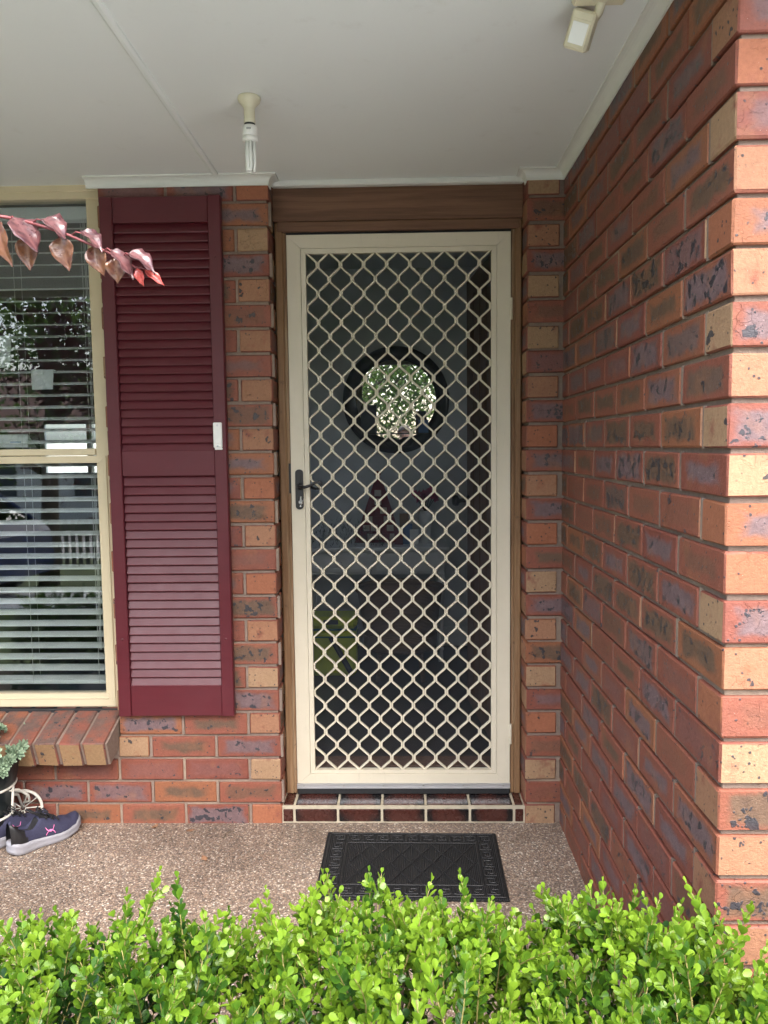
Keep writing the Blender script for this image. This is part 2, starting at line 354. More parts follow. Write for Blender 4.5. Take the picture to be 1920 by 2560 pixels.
    M['driveway'] = plain('pale_concrete', (.64, .645, .63), .8, var=.12, scale=4, bump=.3)
    M['asphalt'] = plain('driveway_concrete', (.26, .25, .24), .85, var=.15, scale=5, bump=.3)
    M['render_white'] = plain('pale_house_wall', (.66, .64, .60), .8, var=.05, scale=3, bump=.1)
    M['roof_tile'] = plain('brown_roof_tile', (.16, .08, .06), .8, var=.3, scale=6, bump=.3)
    M['fence_wood'] = plain('grey_fence_wood', (.22, .19, .16), .85, var=.3, scale=8, bump=.3)
    M['grey_cloth'] = plain('grey_jumper', (.20, .21, .26), .9, bump=.1)
    M['skin'] = plain('skin', (.55, .34, .26), .5, var=.08, bump=.05)
    M['denim'] = plain('blue_denim', (.05, .07, .13), .9, bump=.1)
    M['hair'] = plain('brown_hair', (.05, .028, .016), .6, bump=.2)
mk()

# ------------------------------------------------------------------ mesh builder
class MB:
    def __init__(s): s.v = []; s.f = []; s.mi = []; s.at = []
    def add(s, vs, fs, mi=0, at=None):
        o = len(s.v); s.v += [tuple(v) for v in vs]
        for k, f in enumerate(fs):
            s.f.append([i+o for i in f]); s.mi.append(mi[k] if isinstance(mi, list) else mi)
        s.at += list(at) if at is not None else [0.0]*len(vs)
        return s
    def box(s, x0, x1, y0, y1, z0, z1, b=0.0, mi=0, mx=None):
        """box with chamfered edges"""
        if b <= 0:
            vs = [(x, y, z) for z in (z0, z1) for y in (y0, y1) for x in (x0, x1)]
            fs = [(0, 2, 3, 1), (4, 5, 7, 6), (0, 1, 5, 4), (2, 6, 7, 3), (0, 4, 6, 2), (1, 3, 7, 5)]
        else:
            vs = []; idx = {}
            for cx in (0, 1):
                for cy_ in (0, 1):
                    for cz in (0, 1):
                        X = (x0, x1)[cx]; Y = (y0, y1)[cy_]; Z = (z0, z1)[cz]
                        sx, sy, sz = (b, -b)[cx], (b, -b)[cy_], (b, -b)[cz]
                        idx[cx, cy_, cz, 0] = len(vs); vs.append((X, Y+sy, Z+sz))
                        idx[cx, cy_, cz, 1] = len(vs); vs.append((X+sx, Y, Z+sz))
                        idx[cx, cy_, cz, 2] = len(vs); vs.append((X+sx, Y+sy, Z))
            g = lambda a, b_, c, k: idx[a, b_, c, k]
            fs = []
            for c in (0, 1):
                f = [g(c, 0, 0, 0), g(c, 1, 0, 0), g(c, 1, 1, 0), g(c, 0, 1, 0)]; fs.append(f[::-1] if c == 0 else f)
                f = [g(0, c, 0, 1), g(1, c, 0, 1), g(1, c, 1, 1), g(0, c, 1, 1)]; fs.append(f if c == 0 else f[::-1])
                f = [g(0, 0, c, 2), g(1, 0, c, 2), g(1, 1, c, 2), g(0, 1, c, 2)]; fs.append(f[::-1] if c == 0 else f)
            for a in (0, 1):
                for b_ in (0, 1):
                    fs.append([g(a, b_, 0, 0), g(a, b_, 1, 0), g(a, b_, 1, 1), g(a, b_, 0, 1)])
                    fs.append([g(a, 0, b_, 0), g(a, 1, b_, 0), g(a, 1, b_, 2), g(a, 0, b_, 2)])
                    fs.append([g(0, a, b_, 1), g(1, a, b_, 1), g(1, a, b_, 2), g(0, a, b_, 2)])
                    for c in (0, 1): fs.append([g(a, b_, c, 0), g(a, b_, c, 1), g(a, b_, c, 2)])
        if mx is not None: vs = [tuple(mx @ Vector(v)) for v in vs]
        return s.add(vs, fs, mi)
    def tube(s, pts, rad, n=8, caps=True, mi=0):
        pts = [Vector(p) for p in pts]; N = len(pts)
        rads = rad if isinstance(rad, (list, tuple)) else [rad]*N
        t0 = (pts[1]-pts[0]).normalized(); ref = Vector((0, 0, 1)) if abs(t0.z) < .9 else Vector((1, 0, 0))
        nrm = t0.cross(ref).normalized(); vs = []; fs = []
        for i, p in enumerate(pts):
            t = (pts[min(i+1, N-1)]-pts[max(i-1, 0)]).normalized()
            nrm = (nrm - t*nrm.dot(t)).normalized(); bn = t.cross(nrm)
            for k in range(n):
                a = 2*math.pi*k/n; vs.append(p+(nrm*math.cos(a)+bn*math.sin(a))*rads[i])
        for i in range(N-1):
            for k in range(n): fs.append([i*n+k, i*n+(k+1) % n, (i+1)*n+(k+1) % n, (i+1)*n+k])
        if caps: fs += [list(range(n))[::-1], [(N-1)*n+k for k in range(n)]]
        return s.add(vs, fs, mi)
    def lathe(s, prof, c=(0, 0, 0), n=24, mx=None, mi=0):
        vs = []; fs = []; c = Vector(c)
        for r, z in prof:
            for k in range(n):
                a = 2*math.pi*k/n; vs.append(Vector((r*math.cos(a), r*math.sin(a), z)))
        for i in range(len(prof)-1):
            for k in range(n): fs.append([i*n+k, i*n+(k+1) % n, (i+1)*n+(k+1) % n, (i+1)*n+k])
        fs += [list(range(n))[::-1], [(len(prof)-1)*n+k for k in range(n)]]
        if mx is not None: vs = [mx @ v for v in vs]
        return s.add([v+c for v in vs], fs, mi)
    def prism(s, poly, axis, a0, a1, mi=0):
        """polygon in the plane across `axis`, extruded a0..a1; axis y: poly=(x,z); x: (y,z); z: (x,y)"""
        def mkv(p, a): return {'y': (p[0], a, p[1]), 'x': (a, p[0], p[1]), 'z': (p[0], p[1], a)}[axis]
        n = len(poly); vs = [mkv(p, a0) for p in poly]+[mkv(p, a1) for p in poly]
        fs = [list(range(n)), [n+k for k in range(n)][::-1]]+[[k, n+k, n+(k+1) % n, (k+1) % n] for k in range(n)]
        return s.add(vs, fs, mi)
    def mesh(s, name, mats, smooth=False, off=None, attr=None):
        me = bpy.data.meshes.new(name)
        vs = s.v if off is None else [(v[0]-off[0], v[1]-off[1], v[2]-off[2]) for v in s.v]
        me.from_pydata(vs, [], s.f)
        for m_ in (mats if isinstance(mats, (list, tuple)) else [mats]): me.materials.append(M[m_])
        me.polygons.foreach_set('material_index', s.mi)
        if smooth: me.polygons.foreach_set('use_smooth', [True]*len(s.f))
        if attr:
            a = me.attributes.new(attr, 'FLOAT', 'POINT'); a.data.foreach_set('value', s.at)
        # outward normals
        import bmesh
        if attr is None:
            b = bmesh.new(); b.from_mesh(me); bmesh.ops.recalc_face_normals(b, faces=b.faces); b.to_mesh(me); b.free()
        return me

def tag(o, label=None, cat=None, group=None, kind=None):
    if label: o['label'] = label
    if cat: o['category'] = cat
    if group: o['group'] = group
    if kind: o['kind'] = kind
    return o
def thing(name, loc, label, cat, rz=0.0, group=None):
    o = bpy.data.objects.new(name, None); COL.objects.link(o); o.empty_display_size = .05
    o.location = loc; o.rotation_euler = (0, 0, rz)
    return tag(o, label, cat, group)
def part(name, mb, mat, root=None, smooth=False, world=True, attr=None, label=None):
    """mesh object; world=True: geometry is in world coordinates, root has no rotation"""
    off = None
    if root is not None and world:
        off = Vector(root.location); r = root
        while r.parent is not None: r = r.parent; off += Vector(r.location)
    me = mb.mesh(name, mat, smooth, off, attr)
    o = bpy.data.objects.new(name, me); COL.objects.link(o); o.parent = root
    if label: o['label'] = label
    return o
def inst(name, me, parent, loc, rot=(0, 0, 0), scale=(1, 1, 1)):
    o = bpy.data.objects.new(name, me); COL.objects.link(o); o.parent = parent
    o.location = loc; o.rotation_euler = rot; o.scale = scale
    return o

# ------------------------------------------------------------------ setting
XL, XS, XR, YC = -0.455, 0.436, 0.562, -1.404      # reveal left, stub, return wall face, return corner
CZ = 2.311
b = MB(); b.box(-6, 6, -400, 400, -.9, -.13)
g = MB()
GX = [-400, -60, -20, -8, -3, 0, 3, 8, 20, 60, 400]; GY = [-400, -80, -30, -14, -8, -5, -3.2, -2.0, 0, 8, 30, 400]
gz = lambda y: -.13 if y > -3.2 else max(-1.0, -.13-(-3.2-y)*.11)
g.add([(x, y, gz(y)) for y in GY for x in GX], [[j*len(GX)+i, j*len(GX)+i+1, (j+1)*len(GX)+i+1, (j+1)*len(GX)+i] for j in range(len(GY)-1) for i in range(len(GX)-1)])
tag(part('ground', g, 'lawn', smooth=True), kind='structure')
b = MB(); b.box(-5, 4, -1.40, 0.02, -.14, 0, .004); tag(part('porch_floor', b, 'aggregate'), kind='structure')
b = MB(); b.box(-5, 4, -2.25, -1.402, -.2, -.10); tag(part('garden_bed', b, 'soil'), kind='structure')
d_ = MB(); DY = [-2.3, -3.2, -5.3, -6.3, -11.2]; DL = [-1.7, -1.8, -2.2, -9, -9]
d_.add([(x, y, gz(y)+.012) for y, l in zip(DY, DL) for x in (l, 7)]+[(x, y, gz(y)-.1) for y, l in zip(DY, DL) for x in (l, 7)], [[2*i, 2*i+1, 2*i+3, 2*i+2] for i in range(4)]+[[10+2*i, 12+2*i, 13+2*i, 11+2*i] for i in range(4)]+[[0, 10, 11, 1], [8, 9, 19, 18]]+[[2*i, 2*i+2, 12+2*i, 10+2*i] for i in range(4)]+[[2*i+1, 11+2*i, 13+2*i, 2*i+3] for i in range(4)])
tag(part('driveway', d_, 'driveway'), kind='structure')
b = MB(); b.box(-5, 4, -1.70, 0.085, CZ, CZ+.16); tag(part('porch_ceiling', b, 'ceiling'), kind='structure')
b = MB(); b.box(-5.2, 4.2, -1.75, -1.702, CZ-.03, CZ+.2, .004); tag(part('eave_board', b, 'cornice'), 'cream painted eave board along the porch roof edge', 'fascia')

# ------------------------------------------------------------------ bricks
def brick_mesh(L, Dp, H, seed):
    rg = random.Random(seed); mb = MB()
    mb.box(-L/2, L/2, -Dp/2, Dp/2, -H/2, H/2, .0032)
    mb.v = [(x+rg.uniform(-.0011, .0011), y+rg.uniform(-.0008, .0008), z+rg.uniform(-.0012, .0012)) for x, y, z in mb.v]
    me = mb.mesh('brick', ['brick_face', 'brick_end'])
    for p_ in me.polygons:
        p_.material_index = 1 if abs(p_.normal.x) > .8 else 0
    return me
BR = [brick_mesh(.230, .11, .076, 100+i) for i in range(8)]
Z0 = .075
cz_of = lambda n: Z0+.086*(n-.5)
NC = 27
def lay(root, cx, cy_, n, L=.23, rot=0.0, base=None):
    """brick centred at cx,cy in course n; L shortens it; rot turns it"""
    q = root.location
    inst('brick', random.choice(BR), root,
         (cx-q.x+random.uniform(-.0012, .0012), cy_-q.y+random.uniform(-.0016, .0016), cz_of(n)-q.z+random.uniform(-.0012, .0012)),
         (random.uniform(-.004, .004), random.uniform(-.003, .003), rot+random.choice((0, math.pi))+random.uniform(-.004, .004)), (L/.23, 1, 1))

fwall = thing('brick_wall', (-.9, .055, 0), 'brick wall panel with speckled bricks around the window and behind the shutter', 'wall')
mo = MB()
mo.box(XL-.592+.004-.0, XL-.007, .0085, .112, -.02, 2.33); mo.box(-2.62, XL-.592+.0035, .0088, .112, -.02, .30)
JX = XL-.594   # window jamb
for n in range(NC):
    even = n % 2 == 0
    if even:
        lay(fwall, XL-.055, .115, n, .23, math.pi/2)
        xs = XL-.11
    else: xs = XL
    x = xs-(.01 if even else 0)
    k = 0
    while True:
        if n >= 3:
            if even and k == 2: break
            if not even and k == 2:
                lay(fwall, JX+.055, .115, n, .23, math.pi/2); mo.box(x, x+.01, .003, .02, cz_of(n)-.038, cz_of(n)+.038); break
        elif x < -2.55: break
        lay(fwall, x-.115, .055, n)
        mo.box(x+.0005, x+.0095, .003+random.uniform(-.001, .001), .02, cz_of(n)-.04, cz_of(n)+.04)
        x -= .24; k += 1
part('mortar', mo, 'mortar', fwall)

stub = thing('brick_wall', (.5, .055, 0), 'narrow brick stub between the timber door jamb and the inner corner', 'wall')
mo = MB(); mo.box(XS+.009, XR+.02, .0085, .24, -.02, 2.33)
for n in range(NC):
    if n % 2 == 0: lay(stub, XS+.055, .115, n, .23, math.pi/2)
    else: lay(stub, XS+.115, .055, n)
part('mortar', mo, 'mortar', stub)

rwall = thing('brick_wall', (XR+.055, -.7, 0), 'long side wall of dark red bricks running out from the door corner', 'wall')
mo = MB(); mo.box(XR+.0095, XR+.112, YC+.0105, .1, -.14, 2.33)
for n in range(-1, NC):
    if n % 2 == 0: lay(rwall, XR+.115, YC+.055, n); y = YC+.12
    else: y = YC
    while y < .0:
        lay(rwall, XR+.055, y+.115, n, .23, math.pi/2); 
        if y > YC+.01: mo.box(XR+.0012+random.uniform(0, .002), XR+.03, y-.0097, y-.0003, cz_of(n)-.04, cz_of(n)+.04)
        y += .24
part('mortar', mo, 'mortar', rwall)

wing = thing('brick_wall', (1.1, YC+.055, 0), 'sunlit front brick face of the wing beyond the projecting wall corner', 'wall')
mo = MB(); mo.box(XR+.0105, 1.78, YC+.0095, YC+.11, -.14, 2.33)
for n in range(-1, NC):
    x = XR+.24 if n % 2 == 0 else XR+.11+.01
    if n % 2: lay(wing, x+.055-.0, YC+.055, n, .11); mo.box(x-.0097, x-.0003, YC+.003, YC+.03, cz_of(n)-.04, cz_of(n)+.04); x += .12
    while x < 1.7:
        mo.box(x-.0097, x-.0003, YC+.003, YC+.03, cz_of(n)-.04, cz_of(n)+.04)
        lay(wing, x+.115, YC+.055, n); x += .24
part('mortar', mo, 'mortar', wing)

# sloping brick window sill
sill = thing('window_sill', (-1.6, 0, .33), 'sloping sill of tan ended bricks laid on edge under the window', 'window sill')
SB = []
for i in range(4):
    mb = MB(); rg = random.Random(i+50); mb.box(-.038, .038, -.115, .115, -.05, .05, .004)
    mb.v = [(x+rg.uniform(-.001, .001), y+rg.uniform(-.001, .001), z+rg.uniform(-.001, .001)) for x, y, z in mb.v]
    me = mb.mesh('sill_brick', ['brick_sill', 'brick_ochre'])
    for p_ in me.polygons: p_.material_index = 1 if p_.normal.y < -.8 else 0
    SB.append(me)
TILT = R(19)
cyy, czz = .005, .338
for i in range(18):
    inst('sill_brick', SB[i % 4], sill, (JX-.010-.038-i*.0862+1.6, cyy, czz-.33+random.uniform(-.002, .002)), (TILT, 0, random.uniform(-.008, .008)))
mo = MB(); mo.box(-2.6, JX-.002, -.107, .11, -.047, .043, mx=Matrix.Translation((0, cyy, czz)) @ Matrix.Rotation(TILT, 4, 'X'))
part('mortar', mo, 'mortar', sill)

# ------------------------------------------------------------------ cornice, ceiling strip
def cornice(name, path, q, d, label):
    """scotia moulding along path of (x,y) wall-line points; interior (porch) on the left of travel"""
    prof = [(0.0, -d)]+[(q-(q-.004)*math.cos(a), -(d-.004)+ (d-.004)*math.sin(a)) if False else (.004+(q-.008)*(1-math.cos(a)), -d+.0+ (d-.005)*math.sin(a)) for a in [k*math.pi/2/6 for k in range(7)]]+[(q, -.005), (q, .003), (0, .003)]
    P = [Vector((x, y)) for x, y in path]; vs = []; N = len(P); n = len(prof)
    for i, p_ in enumerate(P):
        if i == 0: t = (P[1]-P[0]).normalized(); nn = Vector((-t.y, t.x)); off = nn
        elif i == N-1: t = (P[-1]-P[-2]).normalized(); off = Vector((-t.y, t.x))
        else:
            ta = (P[i]-P[i-1]).normalized(); tb = (P[i+1]-P[i]).normalized()
            na = Vector((-ta.y, ta.x)); nb = Vector((-tb.y, tb.x)); off = (na+nb)/(1+na.dot(nb))
        for o_, z in prof: vs.append((p_.x+off.x*o_, p_.y+off.y*o_, CZ+z))
    fs = [[i*n+k, i*n+(k+1) % n, (i+1)*n+(k+1) % n, (i+1)*n+k] for i in range(N-1) for k in range(n)]+[list(range(n)), [(N-1)*n+k for k in range(n)]]
    mb = MB(); mb.add(vs, fs); return tag(part(name, mb, 'cornice'), label, 'cornice')
# travel right to left along the front so that the porch (-y) lies on the left
cornice('cornice', [(XR-.001, -1.93), (XR-.001, -.001), (XS, -.001), (XS, .05)][::1], -.033, .033, 'white cove cornice along the side brick wall and around the corner') if False else None
def corn(path, q, d, label): return cornice('cornice', path, q, d, label)
corn([(XS+.001, .05), (XS+.001, -.0005), (XR-.0005, -.0005), (XR-.0005, -1.69)][::-1], .033, .033, 'white cove cornice along the side brick wall and around its inner corner')
corn([(XL-.63, -.0005), (XL-.0005, -.0005), (XL-.0005, .05)][::-1], .033, .033, 'short white cove cornice above the maroon shutter')
b = MB(); b.box(XL+.003, XS-.003, .052, .0835, 2.292, CZ+.002, .004); tag(part('ceiling_bead', b, 'cornice'), 'thin white bead between the ceiling and the timber board over the door', 'trim')
b = MB(); b.prism([(-.640, CZ+.001), (-.638, CZ-.005), (-.632, CZ-.0085), (-.624, CZ-.0085), (-.618, CZ-.005), (-.616, CZ+.001)], 'y', -1.69, -.034)
tag(part('ceiling_strip', b, 'ceiling'), 'flat cover strip across the porch ceiling joint', 'trim')

# ------------------------------------------------------------------ window
win = thing('window', (-1.7, .09, .42), 'cream aluminium window with fixed upper pane and framed lower sash', 'window')
WX0, WX1 = -2.40, -1.062
YW = .075
b = MB(); b.box(WX0, WX1-.001, YW-.01, YW+.05, 2.266, 2.312, .003); b.box(WX0, WX1-.0005, YW-.016, YW+.05, 2.29, 2.318, .002)
part('frame_head', b, 'cream_warm', win)
b = MB(); b.box(-1.118, WX1, YW, YW+.05, .41, 2.27, .003); b.box(-1.121, -1.108, YW+.008, YW+.045, .48, 2.27, .002); part('frame_jamb', b, 'cream_warm', win)
b = MB(); b.box(WX0, WX0+.05, YW, YW+.05, .41, 2.27, .003); part('frame_jamb', b, 'cream_warm', win)
b = MB(); b.box(WX0+.05, -1.1185, YW-.004, YW+.045, 1.358, 1.383, .003); part('transom', b, 'cream_warm', win)
sash = MB()
def mitre_frame(mb, x0, x1, z0, z1, wl, wr, wb, wt, y0, y1, gap=.0003, names=None):
    xi0, xi1, zi0, zi1 = x0+wl, x1-wr, z0+wb, z1-wt; out = []
    for poly in ([(x0, z1), (x1, z1), (xi1, zi1), (xi0, zi1)], [(x0, z0), (xi0, zi0), (xi1, zi0), (x1, z0)],
                 [(x0, z0), (x0, z1), (xi0, zi1), (xi0, zi0)], [(x1, z0), (xi1, zi0), (xi1, zi1), (x1, z1)]):
        m_ = MB(); cx = sum(p[0] for p in poly)/4; cz = sum(p[1] for p in poly)/4
        w_ = max(p[0] for p in poly)-min(p[0] for p in poly); h_ = max(p[1] for p in poly)-min(p[1] for p in poly)
        poly = [(cx+(p[0]-cx)*(1-gap/w_*2), cz+(p[1]-cz)*(1-gap/h_*2)) for p in poly]
        m_.prism(poly, 'y', y0, y1); out.append(m_)
    return out
for nm, mb in zip(('sash_top_rail', 'sash_bottom_rail', 'sash_stile', 'sash_stile'), mitre_frame(None, WX0+.052, -1.0805, .420, 1.3565, .025, .024, .05, .026, YW-.006, YW+.03)):
    part(nm, mb, 'cream_warm', win)
b = MB(); b.box(WX0+.05, -1.106, YW-.009, YW-.006, .449, .4535, .001); part('sash_bead', b, 'cream_warm', win)
b = MB(); b.box(WX0+.02, -1.11, YW+.018, YW+.022, 1.38, 2.27); part('upper_pane', b, 'window_glass', win)
b = MB(); b.box(WX0+.07, -1.1, YW+.012, YW+.016, .46, 1.34); part('lower_pane', b, 'window_glass', win)
b = MB(); b.box(WX0, JX-.003, YW-.02, YW+.06, .395, .4135, .002); part('flashing', b, 'black_rubber', win)

bl = thing('venetian_blind', (-1.7, .165, 2.26), 'open white venetian blind hanging behind the window panes', 'blind')
b = MB(); b.box(-2.36, -1.128, .135, .185, 2.215, 2.262, .003); part('headrail', b, 'blind', bl)
sm = MB(); pts = []
N = 6; th = .0012
for i in range(N+1):
    t = i/N-.5; pts.append((t*.05, .0035*(1-4*t*t)))
for x in (-.615, .615):
    pass
vs = []
for x in (-.615, .615):
    for yy, zz in pts: vs.append((x, yy, zz))
    for yy, zz in pts[::-1]: vs.append((x, yy, zz-th))
K = 2*(N+1); sm.add(vs, [[k, (k+1) % K, K+(k+1) % K, K+k] for k in range(K)]+[list(range(K)), [K+k for k in range(K)]])
SLAT = sm.mesh('slat', 'blind', True)
zs = 2.19; kk = 0
while zs > .50:
    inst('slat', SLAT, bl, (-1.745+1.7+random.uniform(-.001, .001), 0, zs-2.26), (R(14+random.uniform(-1.5, 1.5)), random.uniform(-.0015, .0015), 0)); zs -= .0433; kk += 1
b = MB(); b.box(-2.36, -1.13, .14, .19, .484, .50, .003); part('bottom_rail', b, 'blind', bl)
for x in (-1.165, -1.42, -1.78, -2.2):
    for y in (.136, .194):
        b = MB(); b.tube([(x, y, 2.22), (x+.003, y, 1.3), (x, y, .49)], .0009, 5); part('ladder_cord', b, 'cord', bl)
for x in (-1.152, -1.147):
    b = MB(); b.tube([(x, .128, 2.22), (x+.004, .127, 1.7), (x-.002, .128, .62)], .0011, 5); part('pull_cord', b, 'cord', bl)

def paper(cx, z, w, drop, flat, name_label, ysl=.118):
    mb = MB(); n = 8; vs = []
    for i in range(n+1):
        t = i/n
        for x in (-w/2, w/2):
            if t < .35: vs.append((cx+x, ysl+flat*(1-t/.35), z+.012*t/.35+.004*math.sin(9*t+x*20)))
            else:
                q_ = (t-.35)/.65; vs.append((cx+x*(1-.1*q_), ysl-.004-.006*q_, z+.012-drop*q_+.01*x))
    fs = [[2*i, 2*i+1, 2*i+3, 2*i+2] for i in range(n)]
    mb.add(vs, fs); o = part('paper_sheet', mb, 'paper'); sd = o.modifiers.new('t', 'SOLIDIFY'); sd.thickness = .0006
    return tag(o, name_label, 'paper')
paper(-1.32, 1.664, .085, .075, .03, 'small folded white paper hooked over blind slats, lowest of the hanging sheets')
paper(-1.49, 1.79, .12, .12, .05, 'larger folded white paper hooked high over the blind slats')
tc = thing('desk_calendar', (-1.455, .165, 1.395), 'white tent calendar standing inside the window above the transom', 'calendar')
b = MB(); b.add([(-1.53, .14, 1.39), (-1.40, .14, 1.39), (-1.415, .175, 1.44), (-1.53, .175, 1.44), (-1.53, .21, 1.39), (-1.40, .21, 1.39)], [[0, 1, 2, 3], [4, 3, 2, 5], [0, 4, 5, 1]])
part('leaves', b, 'paper', tc)
b = MB(); b.box(-1.47, -1.43, .148, .152, 1.408, 1.412); part('print', b, 'paper_blue', tc)

# ------------------------------------------------------------------ shutter
SX0, SX1, SZ0, SZ1 = -1.031, -.613, .416, 2.240
sh = thing('shutter', ((SX0+SX1)/2, -.02, SZ0), 'dark maroon louvred timber shutter fixed beside the window', 'shutter')
YS0, YS1 = -.036, -.006
for x0, x1 in ((SX0, -.986), (-.657, SX1)):
    b = MB(); b.box(x0, x1, YS0, YS1, SZ0, SZ1, .0025); part('stile', b, 'maroon', sh)
for nm, z0, z1 in (('top_rail', 2.152, SZ1-.001), ('middle_rail', 1.283, 1.373), ('bottom_rail', SZ0+.001, .530)):
    b = MB(); b.box(-.9855, -.6575, YS0+.004, YS1, z0, z1, .002); part(nm, b, 'maroon', sh)
sm = MB(); sm.box(-.1645, .1645, -.0035, .0035, -.0215, .0215, .002); LOUV = sm.mesh('louvre', 'maroon')
def louvres(z0, z1, n):
    p_ = (z1-z0)/n
    for i in range(n):
        inst('louvre', LOUV, sh, (-.8215-sh.location.x, -.018+.02, z0+p_*(i+.5)-SZ0+random.uniform(-.0005, .0005)), (R(-23+random.uniform(-2.2, 2.2)), random.uniform(-.002, .002), random.uniform(-.0015, .0015)))
louvres(.530, 1.283, 24); louvres(1.373, 2.152, 26)
b = MB(); b.box(-.985, -.658, -.0075, -.0062, .52, 2.16); part('backing', b, 'maroon', sh)
for x, z in ((-.635, 2.03), (-1.008, .70), (-.636, .70), (-1.01, 2.03)):
    b = MB(); b.lathe([(.0045, 0), (.0045, .002), (.002, .0032)], n=10, mx=Matrix.Translation((x, YS0+.0005, z)) @ Matrix.Rotation(R(90), 4, 'X')); part('screw', b, 'maroon', sh)
# doorbell push on the shutter
bell = thing('doorbell_push', (-.645, YS0, 1.37), 'small white plastic bell push screwed to the shutter stile', 'doorbell')
b = MB(); b.box(-.658, -.627, YS0-.008, YS0, 1.38, 1.468, .003); part('cover', b, 'white_plastic', bell)
b = MB(); b.box(-.656, -.628, YS0-.0095, YS0, 1.395, 1.412, .002); part('button', b, 'white_plastic', bell)
b = MB(); b.box(-.654, -.627, YS0-.006, YS0, 1.373, 1.381, .002); part('lower_tab', b, 'white_plastic', bell)
for z in (1.458, 1.386):
    b = MB(); b.lathe([(.0035, 0), (.0035, .0012), (.001, .002)], n=10, mx=Matrix.Translation((-.642, YS0-.0078, z)) @ Matrix.Rotation(R(90), 4, 'X')); part('screw', b, 'chrome', bell)

# ------------------------------------------------------------------ door surround
ds = thing('door_frame', (0, .12, .07), 'weathered brown timber door frame with wide head board', 'door frame')
b = MB(); b.box(XL+.001, XS-.001, .088, .14, 2.181, CZ+.05, .002); part('head_board', b, 'wood_fascia', ds)
b = MB(); b.box(-.44, XS-.012, .094, .17, 2.146, 2.1805, .002); part('head', b, 'wood_fascia', ds)
for x0, x1, xs0, xs1 in ((XL+.004, -.421, -.4208, -.4105), (.409, XS-.002, .3965, .4088)):
    b = MB(); b.box(x0, x1, .098, .2, .066, 2.1805, .005); part('jamb', b, 'wood_jamb', ds)
    b = MB(); b.box(xs0, xs1, .103, .2, .068, 2.145, .002); part('door_stop', b, 'wood_jamb', ds)
b = MB(); b.box(XL-.06, XL-.002, .235, .3, .05, 2.4); b.box(XS+.003, XS+.08, .245, .3, .05, 2.4); part('lining', b, 'hall_wall', ds)
b = MB(); b.box(-.41, .396, .107, .13, 2.1372, 2.1458); part('painted_gap_shadow', b, 'gap_shade', ds)  # solid near-black strip: shade of the gap over the door, put in as colour

# ------------------------------------------------------------------ security screen door
DX0, DX1, DZ0, DZ1 = -.4085, .3935, .106, 2.136
door = thing('security_door', (0, .115, DZ0), 'cream aluminium security screen door with diamond grille', 'security door')
for nm, mb in zip(('top_rail', 'bottom_rail', 'lock_stile', 'hinge_stile'), mitre_frame(None, DX0, DX1, DZ0, DZ1, .050, .050, .039, .048, .098, .128)):
    part(nm, mb, 'cream', door)
for mb in mitre_frame(None, DX0+.0505, DX1-.0505, DZ0+.0395, DZ1-.0485, .0175, .0185, .0135, .0175, .1005, .126): part('glazing_bead', mb, 'cream', door)
for mb in mitre_frame(None, DX0+.043, DX1-.043, DZ0+.033, DZ1-.041, .002, .002, .002, .002, .0972, .1): part('groove_line', mb, 'cream', door)
GX0, GX1, GZ0, GZ1 = DX0+.068, DX1-.069, DZ0+.053, DZ1-.066
b = MB(); b.add([(GX0-.003, .1215, GZ0-.003), (GX1+.003, .1215, GZ0-.003), (GX1+.003, .1215, GZ1+.003), (GX0-.003, .1215, GZ1+.003)], [[0, 1, 2, 3]])
part('fly_screen', b, 'fly_screen', door)
cw = (GX1-GX0)/16; ch = .0508
def strand(k):
    xa = GX0+k*cw; pth = []; hv = .0095
    z = GZ1+.012-(0 if k % 2 == 0 else ch); j = 0; s_ = 0
    off = .0036
    z -= -2*ch
    while z > GZ0-.03:
        x = xa+off if j % 2 == 0 else xa+cw-off
        sgn = -1 if j % 2 == 0 else 1        # bulge towards the node
        pth += [(x-sgn*.0032, z+hv+.0035), (x, z+hv), (x, z-hv), (x-sgn*.0032, z-hv-.0035)]
        z -= ch; j += 1
    # clip to the opening
    out = []
    for a, c in zip(pth, pth[1:]):
        if GZ0-.004 <= a[1] <= GZ1+.004: out.append(a)
        for zc in (GZ1+.004, GZ0-.004):
            if (a[1]-zc)*(c[1]-zc) < 0:
                t = (zc-a[1])/(c[1]-a[1]); out.append((a[0]+(c[0]-a[0])*t, zc))
    mb = MB(); vs = []; n = len(out); sec = [(-1, -.0045), (-.55, -.006), (.55, -.006), (1, -.0045), (1, .006), (-1, .006)]
    for i, p_ in enumerate(out):
        a = out[max(i-1, 0)]; c = out[min(i+1, n-1)]; t = Vector((c[0]-a[0], c[1]-a[1])).normalized(); nn = Vector((-t.y, t.x))
        for sx, yy in sec: vs.append((p_[0]+nn.x*sx*.0033, .1125+yy, p_[1]+nn.y*sx*.0033))
    q = len(sec)
    mb.add(vs, [[i*q+j_, i*q+(j_+1) % q, (i+1)*q+(j_+1) % q, (i+1)*q+j_] for i in range(n-1) for j_ in range(q)]+[list(range(q)), [(n-1)*q+j_ for j_ in range(q)]])
    part('grille_strand', mb, 'cream', door)
for k in range(16): strand(k)
b = MB(); b.prism([(.0965, .109), (.0935, .107), (.0935, .096), (.091, .0945), (.091, .0905), (.112, .0905), (.112, .109)], 'x', DX0-.001, DX1+.001); part('bottom_strip', b, 'alu', door)
b = MB(); b.box(DX0+.001, DX1-.001, .093, .112, .068, .0903, .002); part('rubber_seal', b, 'black_rubber', door)
for i in range(6):
    b = MB(); b.lathe([(.0038, 0), (.0034, .0014), (.001, .002)], n=10, mx=Matrix.Translation((DX0+.025+i*.1505, .0937, .1015)) @ Matrix.Rotation(R(90), 4, 'X')); part('screw', b, 'chrome', door)
